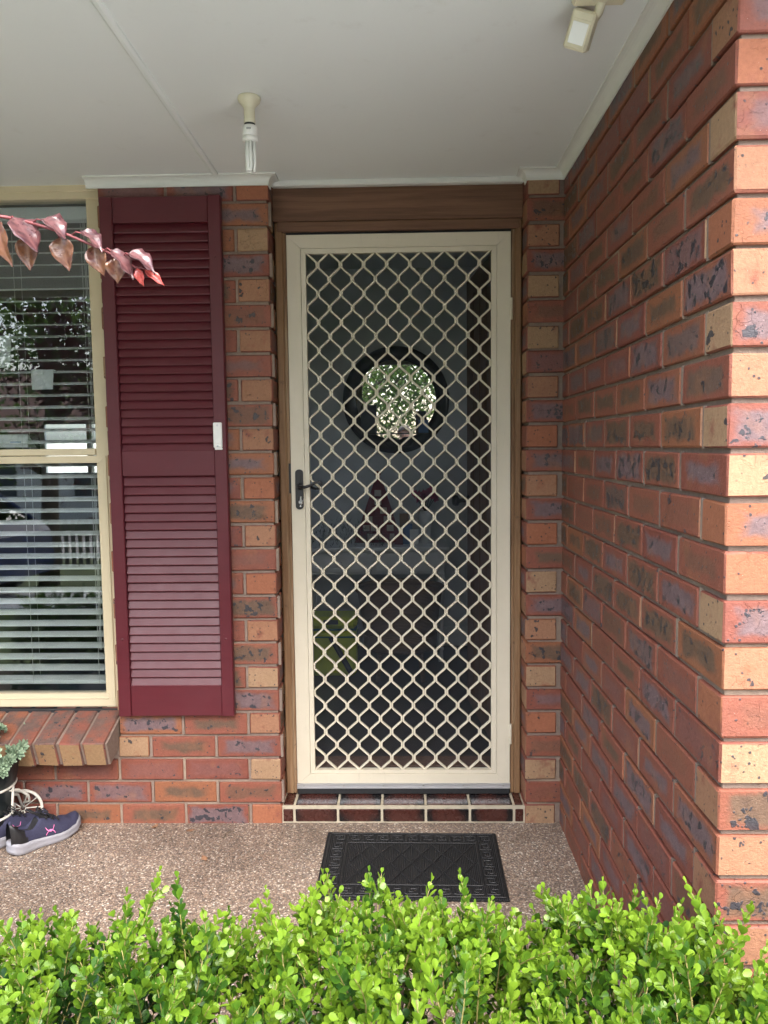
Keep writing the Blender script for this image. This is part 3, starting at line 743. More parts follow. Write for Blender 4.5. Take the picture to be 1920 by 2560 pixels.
for z in (1.865, .30):
    h = MB(); h.tube([(DX1+.002, .0955, z-.038), (DX1+.002, .0955, z+.038)], .0052, 10); hh = part('hinge', h, 'cream', door)
    for dz in (-.013, .012):
        h = MB(); h.tube([(DX1+.002, .0955, z+dz), (DX1+.002, .0955, z+dz+.0015)], .0057, 10); part('knuckle', h, 'cream_warm', hh)
# handle set
pl = MB(); poly = []
for a in range(0, 181, 20): poly.append((-.378+.0145*math.cos(R(a)), 1.286+.012*math.sin(R(a))))
for a in range(180, 361, 20): poly.append((-.378+.0145*math.cos(R(a)), 1.163+.012*math.sin(R(a))))
pl.prism(poly, 'y', .090, .0975); plate = part('handle_plate', pl, 'black_metal', door)
h = MB(); h.box(-.384, -.372, .0885, .0905, 1.252, 1.285, .001); part('plate_panel', h, 'black_metal', plate)
h = MB(); h.lathe([(.012, 0), (.012, .006), (.009, .011), (.007, .013), (.003, .013)], n=16, mx=Matrix.Translation((-.375, .0905, 1.236)) @ Matrix.Rotation(R(90), 4, 'X')); part('rose', h, 'black_metal', plate)
pts = [(-.375, .075, 1.236), (-.355, .062, 1.234), (-.335, .058, 1.240), (-.318, .058, 1.249), (-.303, .058, 1.2535), (-.2935, .058, 1.250), (-.292, .058, 1.2435), (-.297, .058, 1.2405), (-.301, .058, 1.2445)]
h = MB(); h.tube(pts, [.0062, .0058, .005, .0048, .0045, .0042, .0038, .0034, .003], 8); part('lever', h, 'black_metal', door, True)
h = MB(); h.lathe([(.0085, 0), (.0085, .006), (.006, .0075)], n=16, mx=Matrix.Translation((-.373, .0905, 1.178)) @ Matrix.Rotation(R(90), 4, 'X')); h.box(-.377, -.369, .0845, .091, 1.176, 1.2, .002); cy_ = part('lock_cylinder', h, 'chrome', door)
h = MB(); h.box(-.3742, -.3718, .0822, .0832, 1.173, 1.183); part('key_slot', h, 'black_metal', cy_)
h = MB(); h.lathe([(.003, 0), (.003, .0012), (.001, .0018)], n=8, mx=Matrix.Translation((-.375, .0903, 1.163)) @ Matrix.Rotation(R(90), 4, 'X')); part('screw', h, 'chrome', plate)
pts = [(-.366, .135, 1.236), (-.35, .158, 1.232), (-.325, .16, 1.222), (-.305, .16, 1.226), (-.296, .16, 1.219)]
h = MB(); h.tube(pts, [.006, .0055, .005, .0045, .004], 8); part('inside_lever', h, 'black_metal', door, True)
h = MB(); h.box(-.417, -.4088, .101, .1015, 1.21, 1.32); part('strike_plate', h, 'black_metal', door)

# ------------------------------------------------------------------ tiled step
st = thing('door_step', (0, .03, 0), 'low step of glossy dark red tiles with cream grout under the door', 'step')
b = MB(); b.box(XL-.0005, XS+.0005, .0036, .2, -.01, .0635); part('grout', b, 'grout', st)
xsn = [-.454, -.409, -.248, -.0865, .0745, .2355, .3965, .4345]
for i in range(7):
    x0, x1 = xsn[i]+.0045, xsn[i+1]-.0045; cx = (x0+x1)/2
    mb = MB(); mb.box(x0-cx, x1-cx, -.003, .012, -.0235, .0235, .0025); o = part('front_tile', mb, 'tile', st, world=False); o.location = (cx, .003-.03, .029)
    mb = MB(); mb.box(x0-cx, x1-cx, -.0, .14, -.009, .0035, .0025); o = part('top_tile', mb, 'tile', st, world=False); o.location = (cx, .012-.03, .0635)

# ------------------------------------------------------------------ doormat
mt = thing('doormat', (.018, -.293, 0), 'black ribbed rubber doormat with key border and diamond pattern', 'doormat', R(-.8))
MW, MD = .298, .206
b = MB(); b.box(-MW, MW, -MD, MD, .0, .009, .002); part('mat_base', b, 'mat', mt, world=False)
b = MB()
def rib(x0, y0, x1, y1, w_=.004, z=.0115):
    d = Vector((x1-x0, y1-y0)); L = d.length; a = math.atan2(d.y, d.x)
    b.box(0, L, -w_/2, w_/2, .006, z, .0008, mx=Matrix.Translation((x0, y0, 0)) @ Matrix.Rotation(a, 4, 'Z'))
for f in (.012, .075):
    for s in (-1, 1):
        rib(-MW+f, s*(MD-f), MW-f, s*(MD-f), .005); rib(s*(MW-f), -MD+f, s*(MW-f), MD-f, .005)
part('border_frame', b, 'mat_raised', mt, world=False)
b = MB(); px0, px1, py0, py1 = -MW+.09, MW-.09, -MD+.09, MD-.09
nx = 6; cwx = (px1-px0)/nx; ny = 2; chy = (py1-py0)/ny
for i in range(-ny, nx+1):
    for s in (-1, 1):
        # line of slope +-chy/cwx clipped to the panel
        pts = []
        for j in range(ny*2+1):
            xx = px0+(i+j*.5 if s > 0 else nx-i-j*.5)*cwx; yy = py0+j*chy/2
            if px0-1e-6 <= xx <= px1+1e-6: pts.append((xx, yy))
        if len(pts) > 1: rib(pts[0][0], pts[0][1], pts[-1][0], pts[-1][1], .0055)
part('diamond_panel', b, 'mat_raised', mt, world=False)
b = MB()
def key(cx, cy_, ax, flip):
    # a square spiral, one turn of the key border
    S = [(-.019, -.018), (-.019, .018), (.019, .018), (.019, -.010), (-.006, -.010), (-.006, .006), (.006, .006)]
    S = [(x, y*flip) for x, y in S]
    if ax: S = [(y, x) for x, y in S]
    for p_, q_ in zip(S, S[1:]): rib(cx+p_[0], cy_+p_[1], cx+q_[0], cy_+q_[1], .0055)
for i in range(11):
    x = -MW+.045+i*(2*MW-.09)/10
    key(x, MD-.044, False, 1); key(x, -MD+.044, False, -1)
for i in range(1, 6):
    y = -MD+.045+i*(2*MD-.09)/6
    key(-MW+.044, y, True, 1); key(MW-.044, y, True, -1)
part('key_border', b, 'mat_raised', mt, world=False)

# ------------------------------------------------------------------ porch lamp
lp = thing('porch_lamp', (-.4, -.63, CZ), 'bare fluorescent bulb in an aged cream ceiling batten holder', 'lamp')
b = MB(); b.lathe([(.036, .0), (.037, -.006), (.0345, -.014), (.028, -.022), (.0205, -.030), (.0175, -.038), (.0175, -.072), (.0185, -.076), (.0185, -.086), (.012, -.086)], (-.4, -.63, CZ), 28); part('holder', b, 'old_plastic', lp, True)
b = MB(); b.lathe([(.0175, -.086), (.0175, -.092), (.010, -.093)], (-.4, -.63, CZ), 20); part('skirt_ring', b, 'black_metal', lp)
b = MB(); b.lathe([(.012, -.091), (.021, -.094), (.0235, -.100), (.0235, -.128), (.0225, -.129), (.0240, -.1295), (.0240, -.142), (.0215, -.146), (.01, -.146)], (-.4, -.63, CZ), 28); bb = part('bulb_base', b, 'white_plastic', lp, True)
b = MB()
for i in range(6):
    b.box(-.4-.006+i*.0024, -.4-.0048+i*.0024, -.63-.0239, -.63-.0232, CZ-.112, CZ-.106)
part('print', b, 'card_dark', bb)
for k in range(3):
    a = R(20+k*60); r_ = .0125
    p0 = Vector((-.4+r_*math.cos(a), -.63+r_*math.sin(a), 0)); p1 = Vector((-.4+r_*math.cos(a+math.pi/3*1.0), -.63+r_*math.sin(a+math.pi/3), 0))
    a0 = R(20+k*120); 
    p0 = Vector((-.4+r_*math.cos(a0-.45), -.63+r_*math.sin(a0-.45), CZ)); p1 = Vector((-.4+r_*math.cos(a0+.45), -.63+r_*math.sin(a0+.45), CZ))
    path = [p0+Vector((0, 0, -.144)), p0+Vector((0, 0, -.232)), p0+(p1-p0)*.2+Vector((0, 0, -.240)), p0+(p1-p0)*.8+Vector((0, 0, -.240)), p1+Vector((0, 0, -.232)), p1+Vector((0, 0, -.144))]
    b = MB(); b.tube(path, .0056, 10); part('lamp_tube', b, 'tube', lp, True)

lp.location.y = -.605; lp.scale = (.84, .84, .79)

# motion sensor
sn = thing('motion_sensor', (.41, -.96, CZ), 'aged white motion sensor light head on a ceiling bracket', 'sensor')
b = MB(); b.box(.36, .47, -1.24, -1.052, CZ-.026, CZ, .006); part('base_box', b, 'old_plastic', sn)
b = MB(); b.box(.366, .380, -1.055, -1.0505, CZ-.021, CZ-.008, .001); part('base_slot', b, 'black_metal', sn)
b = MB(); b.tube([(.42, -1.07, CZ-.022), (.418, -1.05, CZ-.034), (.412, -1.03, CZ-.04)], .010, 10); part('swivel_arm', b, 'old_plastic', sn, True)
mxs = Matrix.Translation((.388, -1.025, CZ-.056)) @ Matrix.Rotation(R(-28), 4, 'Z') @ Matrix.Rotation(R(24), 4, 'X') @ Matrix.Rotation(R(26), 4, 'Y') @ Matrix.Scale(.78, 4)
b = MB(); b.box(-.033, .033, -.022, .026, -.050, .046, .006, mx=mxs); body = part('sensor_body', b, 'old_plastic', sn)
b = MB(); b.box(-.023, .023, -.0245, -.018, -.036, .018, .002, mx=mxs); part('lens', b, 'tube', body)
b = MB(); b.box(-.027, .027, -.0235, -.0195, -.041, .024, .001, mx=mxs); part('lens_rim', b, 'old_plastic', body)

# ------------------------------------------------------------------ hall behind the screen door
HY = 2.08; HF = .13
b = MB(); b.box(-.62, 1.3, .2, HY+.1, HF-.1, HF); tag(part('hall_floor', b, 'hall_floor'), kind='structure')
b = MB(); b.box(-.7, 1.3, .16, HY+.1, 2.45, 2.6); tag(part('hall_ceiling', b, 'hall_wall'), kind='structure')
b = MB(); b.box(-.62, 1.3, HY, HY+.1, HF-.1, 2.5); tag(part('hall_wall_back', b, 'hall_wall'), kind='structure')
b = MB(); b.box(-.72, -.62, .24, HY+.1, HF-.1, 2.5); tag(part('hall_wall_left', b, 'hall_wall'), kind='structure')
b = MB(); b.box(1.2, 1.3, .24, .62, HF-.1, 2.5); b.box(1.2, 1.3, 1.72, HY+.1, HF-.1, 2.5); b.box(1.2, 1.3, .62, 1.72, HF-.1, 1.45); b.box(1.2, 1.3, .62, 1.72, 2.15, 2.5); tag(part('hall_wall_right', b, 'hall_wall'), kind='structure')
b = MB(); b.box(XS+.06, 1.3, .25, .3, HF-.1, 2.5); b.box(-.7, XL-.01, .25, .3, HF-.1, 2.5); b.box(-.6, .6, .175, .25, 2.17, 2.5); tag(part('hall_wall_front', b, 'hall_wall'), kind='structure')
b = MB(); b.box(-.619, 1.199, HY-.018, HY, HF, HF+.12, .003); tag(part('skirting_board', b, 'white_paint'), 'white skirting board along the hall wall', 'skirting')
b = MB(); b.box(XL+.005, XS-.005, .2, .3, .05, HF+.004, .003); tag(part('threshold', b, 'wood_door'), 'dark timber threshold inside the screen door', 'threshold')

sw = thing('added_hall_window', (1.25, 1.17, 1.45), 'white framed side window, out of view, added to brighten the hall', 'window')  # added window, out of view, letting extra sky light into the hall
for y0, y1, z0, z1 in ((.62, .66, 1.45, 2.15), (1.68, 1.72, 1.45, 2.15), (.66, 1.68, 1.45, 1.49), (.66, 1.68, 2.11, 2.15)):
    b = MB(); b.box(1.23, 1.27, y0+.0005, y1-.0005, z0+.0005, z1-.0005, .003); part('frame', b, 'white_paint', sw)
b = MB(); b.box(1.248, 1.252, .66, 1.68, 1.49, 2.11); part('pane', b, 'window_glass', sw)
fd = thing('front_door', (.405, .19, HF+.01), 'open brown timber front door folded back into the hall', 'door', R(95.5))
b = MB(); b.box(0, .80, -.02, .02, 0, 2.0, .002); part('door_leaf', b, 'wood_door', fd, world=False)
for i in range(5):
    b = MB(); b.box(.06+i*.14, .06+i*.14+.125, .0201, .0225, .08, 1.92, .002); part('board', b, 'wood_door', fd, world=False)
b = MB(); b.lathe([(.026, 0), (.026, .006), (.010, .012), (.010, .045), (.024, .052), (.027, .065), (.018, .078)], n=16, mx=Matrix.Translation((.74, .0225, .98)) @ Matrix.Rotation(R(-90), 4, 'X')); part('knob', b, 'black_metal', fd, True, world=False)

mr = thing('round_mirror', (-.035, HY-.02, 1.66), 'round wall mirror with wide black frame in the hall', 'mirror')
b = MB(); b.lathe([(.24, .002), (.245, .012), (.27, .026), (.30, .026), (.325, .012), (.327, 0), (.24, 0)], n=64, mx=Matrix.Translation((-.035, HY-.002, 1.66)) @ Matrix.Rotation(R(90), 4, 'X'))
b.f = b.f[:-2]; b.mi = b.mi[:-2]; part('mirror_frame', b, 'mirror_frame', mr, True)
b = MB(); b.lathe([(.25, 0), (.25, .006)], n=64, mx=Matrix.Translation((-.035, HY-.004, 1.66)) @ Matrix.Rotation(R(90), 4, 'X')); part('mirror_plate', b, 'mirror', mr)
b = MB(); b.box(-.215, .15, HY-.075, HY-.012, 1.452, 1.458); shl = tag(part('mirror_shelf', b, 'mirror_frame'), 'thin black shelf across the lower part of the round mirror', 'shelf')
for x0, x1, z1, mt_, lb in ((-.25, -.155, 1.63, 'card_dark', 'dark green greeting card on the mirror shelf'), (.085, .15, 1.59, 'card_dark', 'small dark photo frame at the end of the mirror shelf'), (.10, .16, 1.535, 'card_blue', 'low blue card in front of the photo frame on the mirror shelf')):
    b = MB(); yb = HY-.045 if mt_ == 'card_dark' else HY-.062
    b.box(x0, x1, yb, yb+.006, 1.4585, z1, .001); tag(part('card', b, mt_), lb, 'card')
sg = thing('sunglasses', (-.02, HY-.05, 1.40), 'dark sunglasses hanging under the mirror shelf', 'sunglasses')
for s in (-1, 1):
    b = MB(); b.lathe([(.001, 0), (.026, .001), (.031, .004), (.026, .007), (.001, .008)], n=18, mx=Matrix.Translation((-.02+s*.046, HY-.05, 1.405)) @ Matrix.Rotation(R(90), 4, 'X') @ Matrix.Scale(1.3, 4, (1, 0, 0))); part('lens', b, 'mirror_frame', sg, True)
b = MB(); b.tube([(-.045, HY-.054, 1.412), (-.02, HY-.056, 1.418), (.005, HY-.054, 1.412)], .004, 6); part('bridge', b, 'black_metal', sg)

TT = .805
tb = thing('console_table', (-.25, 1.87, HF), 'white console table with panelled drawers in the hall', 'table')
b = MB(); b.box(-.60, .262, 1.665, 2.055, TT-.025, TT, .005); part('table_top', b, 'white_paint', tb)
b = MB(); b.box(-.58, .236, 1.69, 2.04, .645, TT-.026, .003); part('apron', b, 'white_paint', tb)
for x0, x1 in ((-.545, -.175), (-.155, .205)):
    b = MB(); b.box(x0, x1, 1.678, 1.6905, .66, TT-.034, .003); dr = part('drawer', b, 'white_paint', tb)
    b = MB()
    for fr in mitre_frame(None, x0+.02, x1-.02, .672, TT-.046, .012, .012, .012, .012, 1.674, 1.678): b.add(fr.v, fr.f)
    part('panel_moulding', b, 'white_paint', dr)
    b = MB(); b.lathe([(.006, 0), (.006, .008), (.012, .014), (.010, .02), (.003, .022)], n=12, mx=Matrix.Translation(((x0+x1)/2, 1.678, .71)) @ Matrix.Rotation(R(90), 4, 'X')); part('knob', b, 'white_paint', dr, True)
for x, y in ((.214, 1.71), (-.56, 1.71), (.214, 2.02), (-.56, 2.02)):
    b = MB(); b.box(x-.022, x+.022, y-.022, y+.022, .60, .646, .003); b.lathe([(.02, .60), (.024, .585), (.016, .575), (.022, .54), (.018, .35), (.014, .22), (.019, .205), (.013, .19), (.015, HF)], (x, y, 0), 14); part('leg', b, 'white_paint', tb)

ft = thing('felt_tree', (-.155, 1.84, TT), 'red felt tree calendar with pale numbered pockets on the console table', 'decoration')
b = MB(); b.prism([(-.29, TT+.001), (-.005, TT+.001), (-.115, TT+.36), (-.145, TT+.40), (-.17, TT+.36)], 'y', 1.87, 1.888); part('tree_panel', b, 'felt_red', ft)
for r_ in range(6):
    zz = TT+.02+r_*.052; hw = .118*(1-(r_*.052+.03)/.42); nn = max(1, 5-r_)
    for c in range(nn):
        x = -.147+(c-(nn-1)/2)*(2*hw/nn); b = MB(); b.box(x-.020, x+.020, 1.864, 1.8695, zz, zz+.036, .001); part('pocket', b, 'felt_cream' if (r_+c) % 3 else 'felt_red', ft)
b = MB(); b.lathe([(.004, .392), (.016, .404), (.018, .414), (.012, .424), (.003, .428)], (-.146, 1.879, TT), 12); part('tree_topper', b, 'felt_red', ft)
vz = thing('flower_vase', (.135, 1.86, TT), 'white vase of pink flowers at the end of the console table', 'vase')
b = MB(); b.lathe([(.03, 0), (.035, .01), (.026, .05), (.034, .11), (.042, .16), (.034, .19), (.030, .19)], (.135, 1.86, TT), 20); part('vase', b, 'white_paint', vz, True)
rg = random.Random(3)
for i in range(11):
    a = rg.uniform(0, 6.28); r_ = rg.uniform(.01, .085); c = Vector((.125+r_*math.cos(a), 1.86+.6*r_*math.sin(a), TT+.28+rg.uniform(-.04, .045)))
    b = MB(); b.tube([(.135, 1.86, TT+.18), c], .002, 5); fl = part('flower_stem', b, 'garland', vz)
    b = MB()
    for k in range(16):
        d = Vector((rg.gauss(0, 1), rg.gauss(0, 1), rg.gauss(.3, 1))).normalized(); t = d.cross(Vector((rg.random(), rg.random(), rg.random()))).normalized(); w_ = d.cross(t)
        b.add([c, c+d*.016+t*.011, c+d*.030+w_*.004, c+d*.016-t*.011], [[0, 1, 2, 3]])
    part('blossom', b, 'flower_pink', vz)
for x0, x1, h_, y, mt_, lb in ((-.02, .035, .17, 1.93, 'card_kraft', 'kraft brown card standing behind the pink flowers'), (.0, .055, .12, 1.80, 'card_blue', 'blue card leaning beside the felt tree on the console'), (.04, .09, .09, 1.775, 'paper', 'small white card in front of the vase on the console'), (-.05, .0, .07, 1.775, 'felt_red', 'small red card on the console table')):
    b = MB(); b.box(x0, x1, y, y+.005, TT+.0005, TT+h_, .001); tag(part('card', b, mt_), lb, 'card')
gd = thing('garland', (-.36, 1.80, TT), 'dark green garland heaped on the console table', 'garland')
b = MB(); rg = random.Random(5)
for i in range(420):
    x = rg.uniform(-.56, -.10); hh = .15*(1-((x+.36)/.26)**2); c = Vector((x, rg.uniform(1.70, 1.83), TT+.004+rg.uniform(0, max(.02, hh)))); d = Vector((rg.gauss(0, 1), rg.gauss(-.3, 1), rg.gauss(.2, .8))).normalized(); t = d.cross(Vector((0, 0, 1))).normalized()
    b.add([c-t*.002, c+t*.002, c+d*.04], [[0, 1, 2]])
o = part('needles', b, 'garland', gd); o['kind'] = 'stuff'
bagx, bagy = -.385, 1.50
bag = thing('cooler_bag', (bagx, bagy, HF), 'lime green insulated bag with teal trim and black strap on the hall floor', 'bag')
b = MB(); b.box(-.125, .125, -.09, .09, 0, .26, .02, mx=Matrix.Translation((bagx, bagy, HF))); part('bag_body', b, 'lime_bag', bag)
b = MB(); b.box(-.13, .13, -.095, .095, .262, .33, .02, mx=Matrix.Translation((bagx, bagy, HF))); ld = part('lid', b, 'lime_bag', bag)
b = MB(); b.box(-.05, .03, -.1, -.094, .29, .315, .002, mx=Matrix.Translation((bagx, bagy, HF))); part('badge', b, 'card_dark', ld)
for z in (.255, .215):
    b = MB(); b.box(-.128, .128, -.0945, .092, z, z+.008, .002, mx=Matrix.Translation((bagx, bagy, HF))); part('trim', b, 'teal_trim', bag)
b = MB(); b.tube([(bagx-.01, bagy-.098, HF+.22), (bagx+.03, bagy-.105, HF+.15), (bagx+.085, bagy-.108, HF+.05), (bagx+.10, bagy-.1, HF+.02)], .016, 8); part('strap', b, 'black_rubber', bag)

ch_ = thing('wicker_chair', (-.02, 1.42, HF), 'brown wicker tub chair pushed under the console table', 'chair')
b = MB(); n = 28; vs = []; rows = 7
for j in range(rows):
    t = j/(rows-1)
    for i in range(n+1):
        a = math.pi*(-.12+1.24*i/n)+math.pi   # back of the chair faces the door
        r_ = .185+.045*t; hgt = .16+(.40)*t*(.72+.28*math.sin(max(0, min(1, i/n))*math.pi))
        vs.append((-.02+r_*math.cos(a), 1.42+.9*r_*math.sin(a), HF+hgt))
b.add(vs, [[j*(n+1)+i, j*(n+1)+i+1, (j+1)*(n+1)+i+1, (j+1)*(n+1)+i] for j in range(rows-1) for i in range(n)])
o = part('backrest', b, 'wicker', ch_, True); o.modifiers.new('t', 'SOLIDIFY').thickness = .018
b = MB(); b.tube([vs[(rows-1)*(n+1)+i] for i in range(n+1)], .014, 8); part('rim', b, 'wicker', ch_, True)
b = MB(); b.lathe([(.19, .17), (.20, .19), (.20, .24), (.17, .27), (.05, .28)], (-.02, 1.42, HF), 28); part('seat', b, 'wicker', ch_, True)
for a in (45, 135, 225, 315):
    b = MB(); c, s = math.cos(R(a)), math.sin(R(a)); b.tube([(-.02+.15*c, 1.42+.14*s, HF+.18), (-.02+.17*c, 1.42+.16*s, HF)], [.016, .013], 8); part('leg', b, 'wicker', ch_, True)

# ------------------------------------------------------------------ room behind the window
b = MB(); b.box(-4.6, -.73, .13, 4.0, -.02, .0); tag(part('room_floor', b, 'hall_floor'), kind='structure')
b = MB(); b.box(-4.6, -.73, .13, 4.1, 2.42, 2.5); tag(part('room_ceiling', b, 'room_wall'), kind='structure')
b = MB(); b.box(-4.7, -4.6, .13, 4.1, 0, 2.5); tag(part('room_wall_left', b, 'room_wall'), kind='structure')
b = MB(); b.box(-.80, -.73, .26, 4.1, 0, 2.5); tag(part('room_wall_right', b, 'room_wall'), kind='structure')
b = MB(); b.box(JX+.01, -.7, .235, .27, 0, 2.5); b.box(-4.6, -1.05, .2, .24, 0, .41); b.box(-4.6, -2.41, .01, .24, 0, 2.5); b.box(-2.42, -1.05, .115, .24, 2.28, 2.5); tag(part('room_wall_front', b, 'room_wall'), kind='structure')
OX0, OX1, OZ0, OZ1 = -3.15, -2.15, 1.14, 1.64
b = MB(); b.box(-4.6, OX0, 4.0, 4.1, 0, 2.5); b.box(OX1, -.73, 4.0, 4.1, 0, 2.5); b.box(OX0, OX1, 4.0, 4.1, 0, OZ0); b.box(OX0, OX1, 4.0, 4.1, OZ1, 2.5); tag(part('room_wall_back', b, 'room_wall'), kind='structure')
bw = thing('back_window', (-2.65, 4.05, OZ0), 'bright rear window seen across the room through the blind', 'window')
for mb in mitre_frame(None, OX0, OX1, OZ0, OZ1, .04, .04, .04, .04, 4.02, 4.06): part('frame', mb, 'white_paint', bw)
b = MB(); b.box(-2.74, -2.70, 4.02, 4.06, OZ0+.04, OZ1-.04); part('mullion', b, 'cream_warm', bw)
b = MB(); b.box(OX0+.04, OX1-.04, 4.038, 4.042, OZ0+.04, OZ1-.04); part('pane', b, 'window_glass', bw)
b = MB(); b.box(-6, 0, 8.0, 8.1, -.13, 1.5); tag(part('rear_fence', b, 'render_white'), 'pale fence panel in the back yard beyond the rear window', 'fence')
b = MB(); b.box(-4.8, 1.4, .12, 4.2, 2.61, 2.75); b.box(-5.2, 4.2, -1.75, .12, 2.52, 2.75); tag(part('roof_slab', b, 'roof_tile'), 'brown tiled roof over the porch and rooms', 'roof')

# ------------------------------------------------------------------ shoes
def shoe(loc, rz, label, mirror=1):
    rt_ = thing('running_shoe', loc, label, 'shoe', rz, 'running shoes by the brick wall')
    L = .258
    def interp(tab, s):
        for (a, va), (c, vc) in zip(tab, tab[1:]):
            if s <= c: t = (s-a)/(c-a); t = t*t*(3-2*t); return va+(vc-va)*t
        return tab[-1][1]
    wid = [(0, .018), (.04, .028), (.12, .0335), (.35, .032), (.55, .039), (.72, .0455), (.86, .041), (.95, .028), (1, .010)]
    hgt = [(0, .076), (.05, .088), (.14, .074), (.28, .064), (.40, .082), (.55, .066), (.72, .047), (.88, .034), (.96, .024), (1, .010)]
    sol = [(0, .034), (.3, .030), (.6, .025), (.85, .022), (1, .024)]
    lift = [(0, .010), (.1, .002), (.2, 0), (.65, 0), (.85, .006), (1, .022)]
    side = [(0, 0), (.3, .002), (.6, -.002), (.85, .004), (1, .008)]
    NS, NA = 34, 22
    def up(s, th):
        w_, h_ = interp(wid, s), interp(hgt, s); c, sn_ = math.cos(th), math.sin(th)
        x = s*L; y = mirror*interp(side, s)+w_*math.copysign(abs(c)**.75, c)*(1-.25*max(0, sn_)**2)
        z = interp(lift, s)+interp(sol, s)-.003+h_*abs(sn_)**.72
        if .035 < s < .40:
            k = min(1, (s-.035)/.04)*min(1, (.40-s)/.10); z -= k*.045*math.exp(-((th-math.pi/2)/.62)**4)
        return Vector((x, y, z))
    vs = []; mis = []; fs = []
    for i in range(NS+1):
        for j in range(NA+1): vs.append(up(i/NS, math.pi*j/NA))
    for i in range(NS):
        for j in range(NA):
            fs.append([i*(NA+1)+j, (i+1)*(NA+1)+j, (i+1)*(NA+1)+j+1, i*(NA+1)+j+1]); s = (i+.5)/NS; th = abs(j+.5-NA/2)/NA
            mis.append(2 if (.05 < s < .37 and th < .17) else (1 if s < .20-.05*(1-th*2) and th > .2 else 0))
    b = MB(); b.add(vs, fs, mis); b.f += [[i*(NA+1) for i in range(NS+1)]+[i*(NA+1)+NA for i in range(NS, -1, -1)]]; b.mi.append(0)
    part('upper', b, ['navy_knit', 'shoe_black', 'shoe_lining'], rt_, True, world=False)
    # sole: flared, grooved side wall
    vs = []; fs = []; M_ = 44; prof = [(1.0, 0.0), (1.10, .12), (1.14, .4), (1.06, .55), (1.13, .72), (1.05, 1.0)]
    outl = []
    for k in range(M_):
        a = 2*math.pi*k/M_; s = .5-.5*math.cos(a); outl.append((s, 1 if a < math.pi else -1, abs(math.sin(a))))
    for f_, hz in prof:
        for s, sg_, q in outl:
            w_ = interp(wid, min(max(s, .012), .99)); 
            if s < .03 or s > .985: w_ *= q/ .35 if q < .35 else 1
            x = (s-.5)*L*(1+(f_-1)*.35)+.5*L; y = mirror*interp(side, s)+sg_*w_*f_; vs.append((x, y, interp(lift, s)*(1 if hz < .2 else 1)+hz*(interp(sol, s)+.006)))
    for r_ in range(len(prof)-1):
        for k in range(M_): fs.append([r_*M_+k, r_*M_+(k+1) % M_, (r_+1)*M_+(k+1) % M_, (r_+1)*M_+k])
    fs += [list(range(M_)), [(len(prof)-1)*M_+k for k in range(M_)]]
    b = MB(); b.add(vs, fs); part('sole', b, 'sole', rt_, True, world=False)
    # tongue, laces
    b = MB(); vs = []
    for i in range(6):
        t = i/5; s = .56-.27*t
        for y in (-1, -.4, .4, 1): vs.append((s*L, y*(.014+.006*t), up(.56-.18*min(t, .9), math.pi/2).z+.004+.028*t*t-.004*abs(y)))
    b.add(vs, [[i*4+j, i*4+j+1, (i+1)*4+j+1, (i+1)*4+j] for i in range(5) for j in range(3)]); o = part('tongue', b, 'shoe_lining', rt_, True, world=False); o.modifiers.new('t', 'SOLIDIFY').thickness = .006
    for i in range(6):
        s = .42+i*.042; a0, a1 = (.30*math.pi, .70*math.pi); pth = []
        for k in range(7):
            th = a0+(a1-a0)*k/6; p_ = up(s+(.02 if k > 3 else 0)*(1 if i % 2 else -1)*(k-3)/3, th); pth.append(p_+Vector((0, 0, .004)))
        b = MB(); b.tube(pth, .0024, 6); part('lace', b, 'shoe_lining', rt_, True, world=False)
    p0 = up(.41, math.pi/2)+Vector((0, 0, .012))
    for s_ in (-1, 1):
        b = MB(); b.tube([p0, p0+Vector((.012, s_*.018, .012)), p0+Vector((.02, s_*.034, .002)), p0+Vector((.008, s_*.026, -.004)), p0], .0022, 6); part('lace_loop', b, 'shoe_lining', rt_, True, world=False)
        b = MB(); b.tube([p0, p0+Vector((.01, s_*.02, .004)), p0+Vector((.03, s_*.036, -.014)), p0+Vector((.035, s_*.041, -.03))], .002, 6); part('lace_end', b, 'shoe_lining', rt_, True, world=False)
    # pink side emblem: two arcs, one opening up and one opening down, overlapping at the middle
    for s_ in (-1, 1):
        b = MB()
        def surf(a, c):     # a along the shoe, c height on the side
            s = .50+a/L; th0 = .10*math.pi; best = None
            for k in range(40):
                th = math.pi*.5*k/40; p_ = up(s, th if s_ > 0 else math.pi-th)
                if best is None or abs(p_.z-c) < best[0]: best = (abs(p_.z-c), p_)
            return best[1]+Vector((0, s_*.0028, .001))
        zc = .052
        for sg_ in (1, -1):
            arcp = []
            for k in range(15):
                t = -1+2*k/14; arcp.append((t*.0155, sg_*.0140*(-.14+1.14*abs(t)**2.2)))
            vs = []
            for k, (a, c) in enumerate(arcp):
                w_ = .0021*(1.1-.2*abs(abs(k-7)/7))
                vs += [surf(a-0, zc+c-w_), surf(a, zc+c+w_)]
            b.add(vs, [[2*k, 2*k+1, 2*k+3, 2*k+2] for k in range(14)])
        part('emblem', b, 'pink', rt_, world=False)
    # heel clip
    b = MB(); vs = []
    for i in range(9):
        th = math.pi*(.03+.20*i/8)
        for s in (.03, .10, .17): vs.append(up(s, math.pi*.5*(.1+.5*i/8))+Vector((0, .0025, 0)))
    return rt_
ang = math.atan2(.195, .15)
shoe((-1.352, -.237, 0), ang, 'navy knit running shoe with pink emblem, farther from the plant pot', 1)
shoe((-1.474, -.222, 0), ang+R(3), 'navy knit running shoe with pink emblem, beside the white wheel of the pot stand', -1)

